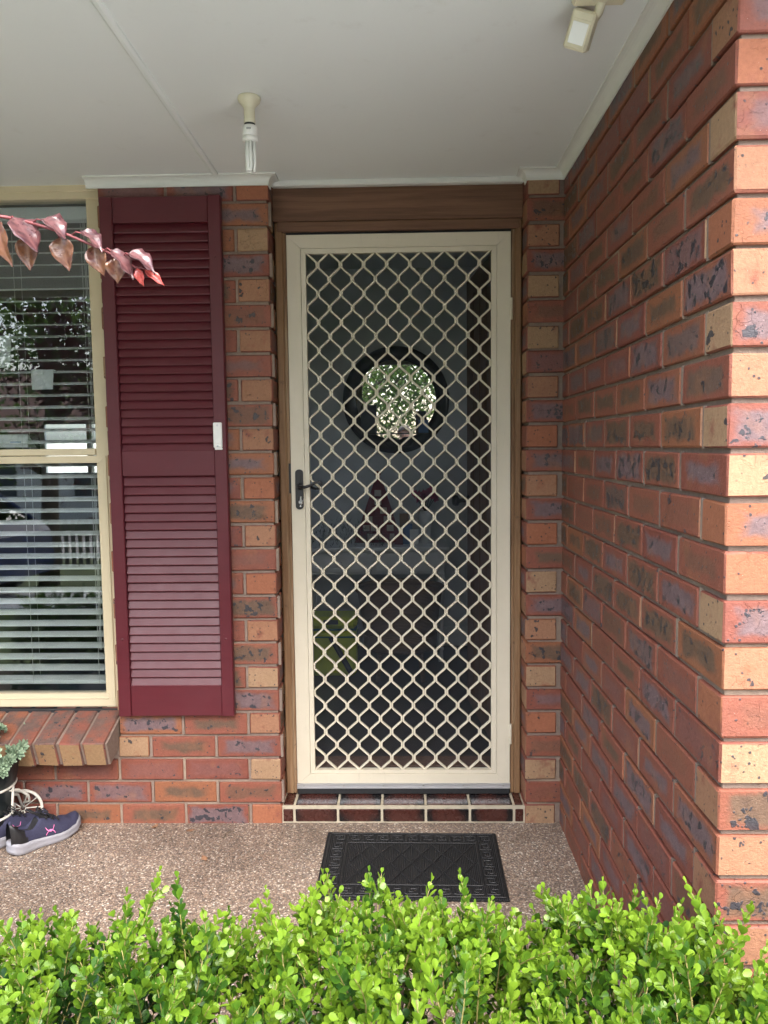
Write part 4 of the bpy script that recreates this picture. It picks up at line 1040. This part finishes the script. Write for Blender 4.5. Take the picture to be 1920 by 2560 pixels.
# ------------------------------------------------------------------ pot plant on its stand
pot = thing('plant_pot', (-1.52, -.13, .12), 'dark green plastic pot of grey green succulents under the window', 'plant pot')
PX, PY = -1.505, -.125
b = MB(); b.lathe([(.095, .10), (.10, .105), (.135, .285), (.148, .29), (.15, .315), (.138, .318), (.13, .29), (.05, .288)], (PX, PY, 0), 36); part('pot', b, 'pot', pot, True)
b = MB(); b.lathe([(.13, .285), (.128, .292), (.02, .298)], (PX, PY, 0), 24); part('soil', b, 'soil', pot)
def rosette(c, ax, r_, rg):
    mb = MB(); ax = ax.normalized(); t0 = ax.orthogonal().normalized()
    for ring, (n_, el, ln) in enumerate(((7, .35, 1.0), (6, .75, .85), (4, 1.15, .6))):
        for k in range(n_):
            a = 2*math.pi*k/n_+ring*.5+rg.uniform(-.15, .15); dirv = (Matrix.Rotation(a, 3, ax) @ t0)
            d = (dirv*math.cos(el)+ax*math.sin(el)).normalized(); sd = ax.cross(dirv).normalized(); nn = d.cross(sd).normalized(); l_ = r_*ln*rg.uniform(.85, 1.1)
            vs = [c, c+d*l_*.45+sd*l_*.26+nn*.002, c+d*l_*.8+sd*l_*.22, c+d*l_, c+d*l_*.8-sd*l_*.22, c+d*l_*.45-sd*l_*.26+nn*.002, c+d*l_*.55-nn*.004*(1 if nn.z > 0 else -1)]
            ag = [.1, .35, .6, 1, .6, .35, .55]
            mb.add(vs, [[0, 1, 6], [1, 2, 6], [2, 3, 6], [3, 4, 6], [4, 5, 6], [5, 0, 6]], 0, ag)
    return mb
rg = random.Random(11)
for i in range(70):
    a = rg.uniform(0, 6.283); q = rg.random()**.5; rr = .15*q; c = Vector((PX+rr*math.cos(a)*1.05, PY+rr*math.sin(a)*.95, .33+.12*(1-q*q)*rg.uniform(.3, 1.1)+rg.uniform(-.015, .03)-.03*q))
    ax = Vector((math.cos(a)*q*1.2, math.sin(a)*q*1.2, .8)); mb = rosette(c, ax, rg.uniform(.022, .034), rg)
    mb.tube([c, c-ax.normalized()*.05+Vector((0, 0, -.02))], .003, 5); part('rosette', mb, 'succulent', pot, attr='age')
for i in range(16):
    a = R(-75+i*10); c = Vector((PX+.165*math.cos(a), PY+.165*math.sin(a), .30+rg.uniform(-.035, .05)+.02)); mb = rosette(c, Vector((math.cos(a), math.sin(a), .5)), rg.uniform(.026, .036), rg)
    mb.tube([c, Vector((PX+.12*math.cos(a), PY+.12*math.sin(a), .31))], .003, 5); part('rosette', mb, 'succulent', pot, attr='age')
stand = thing('plant_stand', (PX, PY, 0), 'white wire tricycle plant stand with spoked wheel under the dark pot', 'plant stand')
b = MB(); b.tube([(PX+.118*math.cos(2*math.pi*k/32), PY+.118*math.sin(2*math.pi*k/32), .20) for k in range(33)], .005, 6, False); b.tube([(PX+.108*math.cos(2*math.pi*k/32), PY+.108*math.sin(2*math.pi*k/32), .097) for k in range(33)], .005, 6, False); part('ring', b, 'white_wire', stand, True)
for k in range(6):
    a = 2*math.pi*k/6; b = MB(); b.tube([(PX+.105*math.cos(a), PY+.105*math.sin(a), .01), (PX+.112*math.cos(a), PY+.112*math.sin(a), .1), (PX+.12*math.cos(a), PY+.12*math.sin(a), .2)], .0045, 6); part('upright', b, 'white_wire', stand, True)
wc = Vector((-1.402, -.03, .072)); wd = Vector((.94, .2, 0)).normalized()
b = MB(); b.tube([wc+(wd*math.cos(2*math.pi*k/36)+Vector((0, 0, 1))*math.sin(2*math.pi*k/36))*.066 for k in range(37)], .0055, 8, False); wh = part('wheel', b, 'white_wire', stand, True)
for k in range(10):
    d = wd*math.cos(2*math.pi*k/10)+Vector((0, 0, 1))*math.sin(2*math.pi*k/10); b = MB(); b.tube([wc+d*.008, wc+d*.064], .0022, 6); part('spoke', b, 'white_wire', wh)
b = MB(); b.tube([(PX+.1, PY+.04, .15), (-1.41, -.045, .13), wc], .005, 6); part('fork', b, 'white_wire', stand, True)
b = MB(); b.tube([(PX+.11, PY-.02, .19), (-1.385, -.09, .17), (-1.36, -.07, .14), (-1.365, -.05, .11), (-1.39, -.045, .10)], .0048, 6); part('scroll', b, 'white_wire', stand, True)

# ------------------------------------------------------------------ fallen leaves on the floor
def litter(u, v, lb, L, rz, curl):
    d = fw*F_PX+cr*(u-960)-cu*(v-1280); p_ = CAMP+d*(-CAMP.z/d.z); mb = MB(); vs = []
    for i in range(7):
        t = i/6; w_ = L*.28*math.sin(math.pi*min(1, t*1.02))**.8
        for s in (-1, 0, 1): vs.append((t*L-L/2, s*w_, .0015+.007*curl*(abs(s)*.8+(t-.5)**2*2)))
    mb.add(vs, [[i*3+j, i*3+j+1, (i+1)*3+j+1, (i+1)*3+j] for i in range(6) for j in range(2)])
    o = part('fallen_leaf', mb, 'dry_leaf', None, True); o.modifiers.new('t', 'SOLIDIFY').thickness = .0006; o.location = (p_.x, p_.y, .002); o.rotation_euler = (0, 0, rz); tag(o, lb, 'leaf')
litter(511, 2152, 'small curled brown leaf alone on the pebbled porch floor', .036, 2.2, 1)
litter(476, 2080, 'pale dry leaf flake on the porch floor near the brick wall', .03, .3, .5)
litter(388, 2072, 'reddish leaf scrap against the foot of the brick wall', .03, 1.1, 1.2)
def twig(pts, lb):
    b = MB(); P = []
    for u, v in pts:
        d = fw*F_PX+cr*(u-960)-cu*(v-1280); p_ = CAMP+d*((.003-CAMP.z)/d.z); P.append(p_)
    b.tube(P, .0014, 5); tag(part('twig', b, 'bark'), lb, 'twig')
twig([(558, 2096), (566, 2082), (585, 2078)], 'thin curved twig lying on the porch floor beside the step')

# ------------------------------------------------------------------ box hedge
def leaf(mb, o, d, up_, L, Wd, cup, age):
    d = d.normalized(); s = d.cross(up_).normalized(); n = s.cross(d).normalized()
    st_ = [(.0, .05), (.18, .30), (.42, .78), (.66, 1.0), (.86, .74), (.97, .30)]
    vs = []; ag = []
    for t, w_ in st_:
        c = o+d*(L*t)+n*(cup*L*(t*t*.55-.12*t)); h = w_*Wd/2
        vs += [c+s*h+n*h*.28, c, c-s*h+n*h*.28]; ag += [age+.10, age-.05, age+.10]
    fs = []
    for i in range(len(st_)-1):
        a = i*3; fs += [[a, a+1, a+4, a+3], [a+1, a+2, a+5, a+4]]
    mb.add(vs, fs, 0, ag)
def sprig_mesh(seed, young):
    rg = random.Random(seed); mb = MB(); L = rg.uniform(.10, .16); npair = int(L/.0112)
    lean = Vector((rg.uniform(-.25, .25), rg.uniform(-.25, .25), 0)); P = []
    for i in range(npair+1):
        t = i/npair; P.append(Vector((lean.x*L*t*t, lean.y*L*t*t, L*t)))
    rot0 = rg.uniform(0, 3.14)
    for i in range(1, npair+1):
        t = i/npair; tang = (P[i]-P[i-1]).normalized()
        if t < .12: continue
        for s in (0, math.pi):
            a = rot0+i*math.pi/2+s+rg.uniform(-.35, .35); out = Vector((math.cos(a), math.sin(a), 0))
            el = R(62-32*t+rg.uniform(-12, 12)) if t < .93 else R(18)
            d = tang*math.cos(el)+out*math.sin(el)
            Lf = (.0218 if t < .8 else .0218-.010*(t-.8)/.2)*rg.uniform(.68, 1.22)
            leaf(mb, P[i], d, tang, Lf, Lf*rg.uniform(.60, .74), rg.uniform(.05, .4), min(1, max(0, (t-.35)*1.1+rg.uniform(-.24, .24))))
        if rg.random() < .5 and .25 < t < .75:      # side shoot
            a = rg.uniform(0, 6.28); d0 = (tang+Vector((math.cos(a), math.sin(a), 0))*.9).normalized(); q = P[i].copy()
            for k in range(1, 4):
                q2 = q+d0*.011
                for s in (0, math.pi):
                    a2 = k*math.pi/2+s; sd = d0.orthogonal().normalized(); o2 = Matrix.Rotation(a2, 3, d0) @ sd
                    leaf(mb, q2, d0*math.cos(.8)+o2*math.sin(.8), d0, .0185*rg.uniform(.8, 1.1), .012, .2, min(1, t+.15))
                q = q2
    nv = len(mb.v); mb.tube(P, [.0016-.0009*i/npair for i in range(npair+1)], 5, mi=1)
    me = mb.mesh('sprig', ['box_leaf', 'twig'], True, attr='age'); return me
SPR = [sprig_mesh(900+i, 1) for i in range(14)]
def shrub(cx, cy_, rx, ry, H, n, lime, label, seed, ymax=9, low=False):
    rg = random.Random(seed); rt_ = thing('box_shrub', (cx, cy_, -.1), label, 'shrub', 0, 'clipped box shrubs along the porch'); base = Vector((cx, cy_, -.1))
    b = MB()
    for k in range(9):
        a = rg.uniform(0, 6.28); q = rg.uniform(.3, .8); e = Vector((cx+rx*q*math.cos(a), cy_+ry*q*math.sin(a), H*rg.uniform(.7, .9)))
        mid = Vector((cx+rx*.3*q*math.cos(a), cy_+ry*.3*q*math.sin(a), H*.35)); b.tube([(cx+rg.uniform(-.03, .03), cy_+rg.uniform(-.03, .03), -.1), mid, e], [.008, .0055, .0025], 6)
        for j in range(3):
            a2 = rg.uniform(0, 6.28); st0 = mid+(e-mid)*rg.uniform(.1, .7); b.tube([st0, st0+Vector((math.cos(a2)*.06, math.sin(a2)*.06, .09))], [.003, .0015], 5)
    part('stem', b, 'bark', rt_, True)
    b = MB()
    for k in range(750):
        zz = rg.uniform(.12, H*.86); p_ = Vector((cx+rx*rg.uniform(-.98, .98), cy_+ry*rg.uniform(-.9, .9), zz))
        if p_.x > XR-.03 and p_.y > YC-.03: continue
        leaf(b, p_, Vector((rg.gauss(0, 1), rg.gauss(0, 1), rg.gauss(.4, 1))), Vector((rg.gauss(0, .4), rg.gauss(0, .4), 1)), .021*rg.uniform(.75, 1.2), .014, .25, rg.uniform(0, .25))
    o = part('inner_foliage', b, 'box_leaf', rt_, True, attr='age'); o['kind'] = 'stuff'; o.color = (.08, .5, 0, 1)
    i = 0; tries = 0
    while i < n and tries < n*8:
        tries += 1
        ux, uy = rg.uniform(-1, 1), rg.uniform(-1, 1); a = math.atan2(uy, ux); q = (abs(ux)**3+abs(uy)**3)**(1/3)*.9
        x, y = cx+rx*ux, cy_+ry*uy
        if y > ymax: continue
        if x > XR-.05 and y > YC-.06: continue
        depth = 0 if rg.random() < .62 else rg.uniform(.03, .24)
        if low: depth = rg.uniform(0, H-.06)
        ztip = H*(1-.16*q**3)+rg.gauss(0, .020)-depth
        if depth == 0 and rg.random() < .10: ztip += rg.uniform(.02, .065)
        d = Vector((math.cos(a)*q*.42+rg.gauss(0, .22), math.sin(a)*q*.42+rg.gauss(0, .22), 1)).normalized()
        me = rg.choice(SPR); o = bpy.data.objects.new('sprig', me); COL.objects.link(o); o.parent = rt_
        sc_ = rg.uniform(.85, 1.12)
        o.location = Vector((x, y, ztip))-d*.13*sc_-base
        rq = Vector((0, 0, 1)).rotation_difference(d); o.rotation_mode = 'QUATERNION'; o.rotation_quaternion = rq @ Matrix.Rotation(rg.uniform(0, 6.28), 3, 'Z').to_quaternion()
        o.scale = (sc_,)*3
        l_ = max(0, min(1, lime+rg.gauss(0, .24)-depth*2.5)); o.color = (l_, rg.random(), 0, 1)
        i += 1
shrub(-.98, -1.70, .27, .26, .572, 290, .48, 'box shrub with dark lower leaves near the shoes and pot', 1)
shrub(-.48, -1.68, .27, .28, .575, 298, .46, 'loose box shrub with a bare brown stem and few lime tips', 2)
shrub(-.02, -1.66, .25, .31, .58, 298, .82, 'full lime green box shrub directly before the doormat', 3)
shrub(.40, -1.64, .22, .31, .572, 298, .72, 'bright box shrub with tall lime shoots by the side wall', 4)
shrub(.87, -1.74, .28, .27, .515, 290, .08, 'dark green box shrub at the foot of the brick corner', 5)
shrub(-1.50, -1.70, .30, .27, .55, 290, .2, 'box shrub left of the plum stem, mirrored in the lower window pane', 6, low=True)
shrub(-2.02, -1.70, .30, .27, .55, 290, .15, 'outermost box shrub in the row, mirrored in the lower window pane', 7, low=True)

# ------------------------------------------------------------------ red leaved branch
YB = -1.50
def q8(x, y, yy=YB): return px(x*.2712, 500+y*.2712, yy)
pl_ = thing('plum_tree', (-1.12, -1.62, -.1), 'slender plum with wet purple and red leaves on an arching pink twig', 'tree')
tw = [q8(-900, 420, -1.6), q8(-450, 190, -1.56), q8(0, 150), q8(125, 172), q8(330, 222), q8(540, 290), q8(650, 330), q8(800, 395), q8(950, 460), q8(1060, 515), q8(1150, 555), q8(1262, 630)]
b = MB(); b.tube([(-1.12, -1.62, -.1), (-1.13, -1.62, .6), (-1.10, -1.61, 1.15), tw[0]], [.016, .013, .009, .005], 8); part('trunk', b, 'bark', pl_, True)
b = MB(); b.tube(tw, [.005, .004, .0031, .0031, .0027, .0025, .0024, .0022, .002, .0019, .0017, .0013], 8); part('twig', b, 'pink_twig', pl_, True)
def redleaf(base, tip, wpx, mat, fold, roll, curl=.1, stalk=None, dy=0.0):
    p0 = q8(*base, YB+dy); p1 = q8(*tip, YB+dy+.006); L = (p1-p0).length; d = (p1-p0).normalized()
    view = (p0-CAMP).normalized(); s = d.cross(view).normalized(); n = s.cross(d).normalized()
    if n.dot(view) > 0: n = -n
    s, n = s*math.cos(roll)+n*math.sin(roll), n*math.cos(roll)-s*math.sin(roll)
    hw = wpx*.2712/F_PX*1.29/2
    st_ = [(0, .06), (.05, .42), (.12, .72), (.22, .94), (.34, 1.0), (.48, .93), (.62, .74), (.76, .48), (.88, .22), (.96, .07), (1, .01)]
    cols = [-1, -.66, -.33, 0, .33, .66, 1]; vs = []; ve = []
    for i, (t, w_) in enumerate(st_):
        c = p0+d*(L*t)+n*(curl*L*math.sin(math.pi*t))
        for u in cols:
            h = u*w_*hw; wav = (.0026*math.sin(t*15+u*3+base[0])+.0012*math.sin(t*37+u*5))*abs(u)
            vs.append(c+s*h*math.cos(fold)+n*(abs(h)*math.sin(fold)+wav+.0012*math.cos(6.283*(t*7-abs(u)*1.5))*abs(u))); ve.append(1.0 if u == 0 else (.55 if (i+int(abs(u)*3)) % 2 == 0 else 0))
    nc = len(cols); mb = MB(); mb.add(vs, [[i*nc+j, i*nc+j+1, (i+1)*nc+j+1, (i+1)*nc+j] for i in range(len(st_)-1) for j in range(nc-1)], 0, ve)
    o = part('leaf', mb, mat, pl_, True, attr='vein'); o.modifiers.new('t', 'SOLIDIFY').thickness = .0005
    sb = q8(*(stalk or base)) if stalk else p0-d*.008
    b = MB(); b.tube([sb, (sb+p0)/2+Vector((0, 0, .003)), p0+d*.004], .0012, 6); part('stalk', b, 'pink_twig', pl_, True)
redleaf((-30, 190), (122, 618), 230, 'leaf_brown', .5, .5, .12, (-60, 150), -.01)
redleaf((120, 165), (352, 490), 300, 'leaf_purple', .20, -.70, .05, (105, 165), -.012)
redleaf((235, 345), (280, 660), 230, 'leaf_brown', .55, .1, -.05, (270, 205), .012)
redleaf((385, 175), (608, 375), 290, 'leaf_purple', .40, -.95, .08, (300, 212), -.014)
redleaf((555, 345), (645, 662), 235, 'leaf_brown', .45, .25, .05, (470, 270), .010)
redleaf((745, 290), (940, 490), 235, 'leaf_purple', .45, -1.0, .05, (655, 332), -.012)
redleaf((858, 430), (966, 705), 225, 'leaf_brown', .55, .15, .05, (790, 390), .008)
redleaf((1022, 460), (1228, 738), 200, 'leaf_purple', .35, -.9, .04, (960, 465), -.012)
redleaf((1068, 535), (1085, 770), 205, 'leaf_brown', .4, .1, .04, (1055, 512), .01)
redleaf((1178, 490), (1428, 692), 210, 'leaf_purple', .40, -.9, .12, (1140, 520), -.010)
redleaf((1262, 632), (1325, 797), 92, 'leaf_red', .3, .2, .05, (1262, 630), 0)
redleaf((1335, 640), (1517, 797), 92, 'leaf_red', .3, -.4, .08, (1262, 630), .005)

# ------------------------------------------------------------------ beyond the garden (mirrored in glass)
def tree(name, x, y, h, cr_, n, label, mat='tree_leaf', seed=1, zt=.3, lsz=.09):
    rg = random.Random(seed); gz0 = gz(y); rt_ = thing(name, (x, y, gz0), label, 'tree', 0, 'trees across the front garden')
    b = MB(); top = Vector((x+rg.uniform(-.3, .3), y, gz0+h*.8)); b.tube([(x, y, gz0), (x+.1, y, gz0+h*.3), top], [h*.028, h*.02, h*.006], 8)
    cl = []
    for k in range(11):
        t = rg.uniform(.25, .8); s0 = Vector((x+.1*t, y, gz0+h*t)); a = rg.uniform(0, 6.28); e = s0+Vector((math.cos(a)*cr_*rg.uniform(.5, .95), math.sin(a)*cr_*rg.uniform(.5, .95), h*rg.uniform(.08, .25))); b.tube([s0, (s0+e)/2+Vector((0, 0, .1)), e], [h*.010, h*.006, h*.002], 6); cl.append(e); cl.append((s0+e)/2)
    part('trunk', b, 'bark', rt_, True)
    for k in range(16):
        a = rg.uniform(0, 6.28); rr = cr_*rg.random()**.5; cl.append(Vector((x+rr*math.cos(a), y+rr*math.sin(a), gz0+h*(zt+(1-zt)*rg.uniform(.1, 1.0)*(1-.3*(rr/cr_)**2)))))
    b = MB()
    for i in range(n):
        c = rg.choice(cl); o_ = Vector((rg.gauss(0, 1), rg.gauss(0, 1), rg.gauss(0, .8)))*cr_*.24; p_ = c+o_
        d = Vector((rg.gauss(0, 1), rg.gauss(0, 1), rg.gauss(-.3, 1))).normalized(); t = d.orthogonal().normalized(); L = lsz*rg.uniform(.7, 1.4); ag = min(1, max(0, .5+o_.z/cr_*1.2+rg.uniform(-.25, .25)))
        b.add([p_-t*L*.32, p_+d*L*.6-t*L*.2, p_+d*L, p_+t*L*.32], [[0, 1, 2, 3]], 0, [ag]*4)
    o = part('crown', b, mat, rt_, attr='age'); o['kind'] = 'stuff'
tree('garden_tree', -1.9, -9.5, 6.5, 2.4, 9500, 'broad green tree across the garden, mirrored in the hall mirror', seed=21, lsz=.10)
tree('garden_tree', 1.7, -8.2, 5.2, 2.0, 4000, 'smaller leafy tree right of the broad one in the mirror', seed=22, lsz=.10)
tree('garden_tree', -5.5, -9.0, 6.0, 2.3, 4300, 'dark leafy tree mirrored in the upper window pane', seed=23, lsz=.10)
tree('garden_tree', -8.8, -10.5, 7.5, 2.8, 4200, 'tall tree behind the blue car mirrored in the window', seed=24, lsz=.15)
tree('plum_garden_tree', -3.4, -6.2, 3.9, 1.1, 2600, 'purple leaved plum tree standing by the driveway', 'plum_leaf', 25, .5, .09)

b = MB(); b.box(-30, 30, -19.2, -13.2, -1.02, -.985); tag(part('road', b, 'asphalt'), kind='structure')
hs_ = thing('neighbour_house', (-9, -24, -1), 'pale rendered house with brown roof across the street', 'house')
b = MB(); b.box(-16, -2, -28, -22, -1, 1.9); part('wall', b, 'render_white', hs_)
b = MB(); b.prism([(-28.8, 1.9), (-21.2, 1.9), (-25, 4.2)], 'x', -16.6, -1.4); part('roof', b, 'roof_tile', hs_)
for x in (-14, -10.5, -5):
    b = MB(); b.box(x, x+1.6, -22.0, -21.96, -.1, 1.2); w_ = part('window', b, 'card_dark', hs_)
    b = MB(); b.box(x-.06, x+1.66, -21.97, -21.9, -.16, -.1); part('sill', b, 'white_paint', w_)
b = MB(); b.box(-7.8, -6.9, -22, -21.95, -1, 1.1); part('door', b, 'wood_door', hs_)
fn = thing('picket_fence', (-3, -12.4, -1), 'grey timber picket fence along the front boundary', 'fence')
pk = MB(); pk.prism([(-.04, 0), (.04, 0), (.04, .9), (0, .97), (-.04, .9)], 'y', -.01, .01); PK = pk.mesh('picket', 'fence_wood')
for i in range(110): inst('picket', PK, fn, (-9+i*.14, 0, .05))
for z in (.25, .7):
    b = MB(); b.box(-9, 6.4, .011, .05, z, z+.07); o = part('rail', b, 'fence_wood', fn, world=False); o.location = (-3+3, 0, 0)

car = thing('parked_car', (-6.9, -7.2, gz(-7.2)), 'blue hatchback car parked on the driveway, mirrored in the lower window pane', 'car', R(8))
prof = [(-1.95, .35), (-1.98, .62), (-1.85, .86), (-1.0, .98), (-.95, 1.0), (1.75, 1.0), (1.93, .85), (1.97, .45), (1.9, .28), (-1.85, .25)]
b = MB(); 
secs = [(-.82, .92), (-.84, 1.0), (.84, 1.0), (.82, .92)]
vs = []; n = len(prof)
for yy, k in ((-.78, .97), (-.84, 1.0), (.84, 1.0), (.78, .97)):
    for x, z in prof: vs.append((x*k, yy, .62+(z-.62)*k))
b.add(vs, [[j*n+i, j*n+(i+1) % n, (j+1)*n+(i+1) % n, (j+1)*n+i] for j in range(3) for i in range(n)]+[list(range(n)), [3*n+i for i in range(n)]])
part('body', b, 'car_blue', car, world=False)
cab = [(-1.0, .99), (-.35, 1.42), (.2, 1.5), (1.1, 1.46), (1.72, .99)]
b = MB(); vs = []; n = len(cab)
for s in (-1, 1):
    for x, z in cab: vs.append((x, s*(.78-(z-.99)*.32), z))
b.add(vs, [[i, (i+1) % n, n+(i+1) % n, n+i] for i in range(n)]+[list(range(n)), [n+i for i in range(n)]]); part('cabin_glass', b, 'car_glass', car, world=False)
b = MB(); vs = []
rf = [(-.42, 1.405), (.2, 1.515), (1.12, 1.475), (1.2, 1.40)]
for s in (-1, 1):
    for x, z in rf: vs.append((x, s*(.79-(z-.99)*.32), z+.004))
b.add(vs, [[0, 1, 5, 4], [1, 2, 6, 5], [2, 3, 7, 6]]); o = part('roof', b, 'car_blue', car, world=False); o.modifiers.new('t', 'SOLIDIFY').thickness = .03
for s in (-1, 1):
    for pts in ([(-1.0, 1.0), (-.38, 1.42)], [(.35, 1.0), (.32, 1.49)], [(1.72, 1.0), (1.13, 1.46)]):
        b = MB(); b.tube([(x, s*(.785-(z-.99)*.32), z) for x, z in pts], .03, 6); part('pillar', b, 'car_blue', car, world=False)
for x in (-1.22, 1.25):
    for s in (-1, 1):
        w_ = MB(); w_.lathe([(.2, -.1), (.29, -.1), (.31, -.06), (.31, .06), (.29, .1), (.2, .1)], n=28, mx=Matrix.Translation((x, s*.76, .31)) @ Matrix.Rotation(R(90), 4, 'X')); wo_ = part('wheel', w_, 'tyre', car, world=False)
        w_ = MB(); w_.lathe([(.2, -.105), (.17, -.108), (.05, -.102), (.05, .102), (.17, .108), (.2, .105)], n=20, mx=Matrix.Translation((x, s*.76, .31)) @ Matrix.Rotation(R(90), 4, 'X')); part('rim', w_, 'chrome', wo_, world=False)
for s in (-1, 1):
    b = MB(); b.box(-1.93, -1.72, s*.60-.16, s*.60+.16, .68, .82, .03); part('headlight', b, 'headlight', car, world=False)
b = MB(); b.box(-1.985, -1.9, -.5, .5, .42, .58, .01); part('grille', b, 'black_rubber', car, world=False)

# ------------------------------------------------------------------ the person with the phone, seen in the hall mirror
n = NT('clothed_figure'); o_ = n.coord(); X, Y, Z = n.sep(o_)
head = n.step(Z, 1.475, 1.48); hand = n.step(Y, .235, .24); legs = n.step(Z, .86, .855); shoe_ = n.step(Z, .075, .07)
c = n.mix(n.noise(o_, 60, 3), (.16, .17, .21), (.26, .27, .32)); c = n.mix(legs, c, (.045, .06, .11)); c = n.mix(shoe_, c, (.03, .03, .03))
c = n.mix(n.math('MAXIMUM', head, hand), c, n.mix(n.noise(o_, 30, 3), (.42, .25, .19), (.52, .33, .25))); M['figure'] = n.fin(c, .7)
PG = gz(-3.14)+.012
per = thing('person', (.03, -3.14, PG), 'person in a grey jumper holding up a phone, seen in the hall mirror', 'person')
V = []; E_ = []; RD = []
def jt(p, r, par=None):
    V.append(p); RD.append(r if isinstance(r, tuple) else (r, r))
    if par is not None: E_.append((par, len(V)-1))
    return len(V)-1
pel = jt((0, 0, .93), (.155, .11)); wst = jt((0, .01, 1.08), (.135, .095), pel); cst = jt((0, .0, 1.27), (.155, .105), wst); sh_ = jt((0, -.01, 1.40), (.11, .085), cst)
nk = jt((0, .005, 1.495), .052, sh_); jaw = jt((0, .03, 1.565), (.058, .066), nk); hd = jt((0, .02, 1.65), (.074, .088), jaw); jt((0, .01, 1.72), (.062, .072), hd)
for s in (-1, 1):
    hip = jt((s*.09, 0, .86), .092, pel); kn = jt((s*.10, .015, .50), .06, hip); an = jt((s*.10, -.01, .085), .042, kn); hl = jt((s*.105, .04, .035), (.04, .032), an); jt((s*.115, .14, .025), (.036, .024), hl)
    sd = jt((s*.165, 0, 1.395), .058, sh_); el = jt((s*.235, .10, 1.19), .043, sd); wr = jt((s*.095, .245, 1.425), .028, el); pa = jt((s*.078, .285, 1.46), (.030, .020), wr)
    for k in range(4):
        dz = .035-.022*k; f1 = jt((s*.070, .315, 1.475+dz), .009, pa); f2 = jt((s*.050, .325, 1.478+dz), .0085, f1); jt((s*(.032+.004*(k == 3)), .318, 1.478+dz), .0075, f2)
    t1 = jt((s*.055, .285, 1.452), .010, pa); jt((s*.030, .296, 1.468), .009, t1)
me = bpy.data.meshes.new('body'); me.from_pydata(V, E_, []); me.materials.append(M['figure']); bo = bpy.data.objects.new('body', me); COL.objects.link(bo); bo.parent = per
md = bo.modifiers.new('skin', 'SKIN'); md.use_smooth_shade = True
for i, r in enumerate(RD): me.skin_vertices[0].data[i].radius = r; me.skin_vertices[0].data[i].use_root = (i == 0)
ss = bo.modifiers.new('sub', 'SUBSURF'); ss.levels = 2; ss.render_levels = 2
b = MB(); vs = []; fs = []
for i in range(9):
    for j in range(17):
        th = math.pi*.62*i/8; ph = 2*math.pi*j/16; fr = max(0, math.sin(ph)); cut = 1-.42*fr
        vs.append((.088*math.sin(th*cut)*math.cos(ph), .01+.104*math.sin(th*cut)*math.sin(ph), 1.665+.10*math.cos(th*cut)))
fs = [[i*17+j, i*17+j+1, (i+1)*17+j+1, (i+1)*17+j] for i in range(8) for j in range(16)]
b.add(vs, fs); part('hair', b, 'hair', per, True, world=False)
b = MB(); b.tube([(0, .10, 1.655), (0, .122, 1.625), (0, .112, 1.615)], [.007, .012, .009], 8); part('nose', b, 'skin', per, True, world=False)
for s in (-1, 1):
    b = MB(); b.lathe([(.001, 0), (.009, .002), (.012, .005), (.001, .007)], n=10, mx=Matrix.Translation((s*.03, .104, 1.655)) @ Matrix.Rotation(R(-90), 4, 'X')); part('eye', b, 'card_dark', per, True, world=False)
    b = MB(); b.box(s*.083-.008, s*.083+.008, .0, .04, 1.62, 1.675, .006); part('ear', b, 'skin', per, True, world=False)
b = MB(); b.box(-.024, .024, .090, .100, 1.578, 1.588, .003); part('mouth', b, 'felt_red', per, True, world=False)
ph_ = thing('phone', (0, -2.806, 1.35), 'dark phone held up in both hands in front of the person', 'phone')
b = MB(); b.box(-.037, .037, -2.812, -2.803, 1.275, 1.42, .003); part('phone_body', b, 'mirror_frame', ph_)
b = MB(); b.box(-.034, .034, -2.8128, -2.8115, 1.279, 1.416); part('screen', b, 'card_blue', ph_)
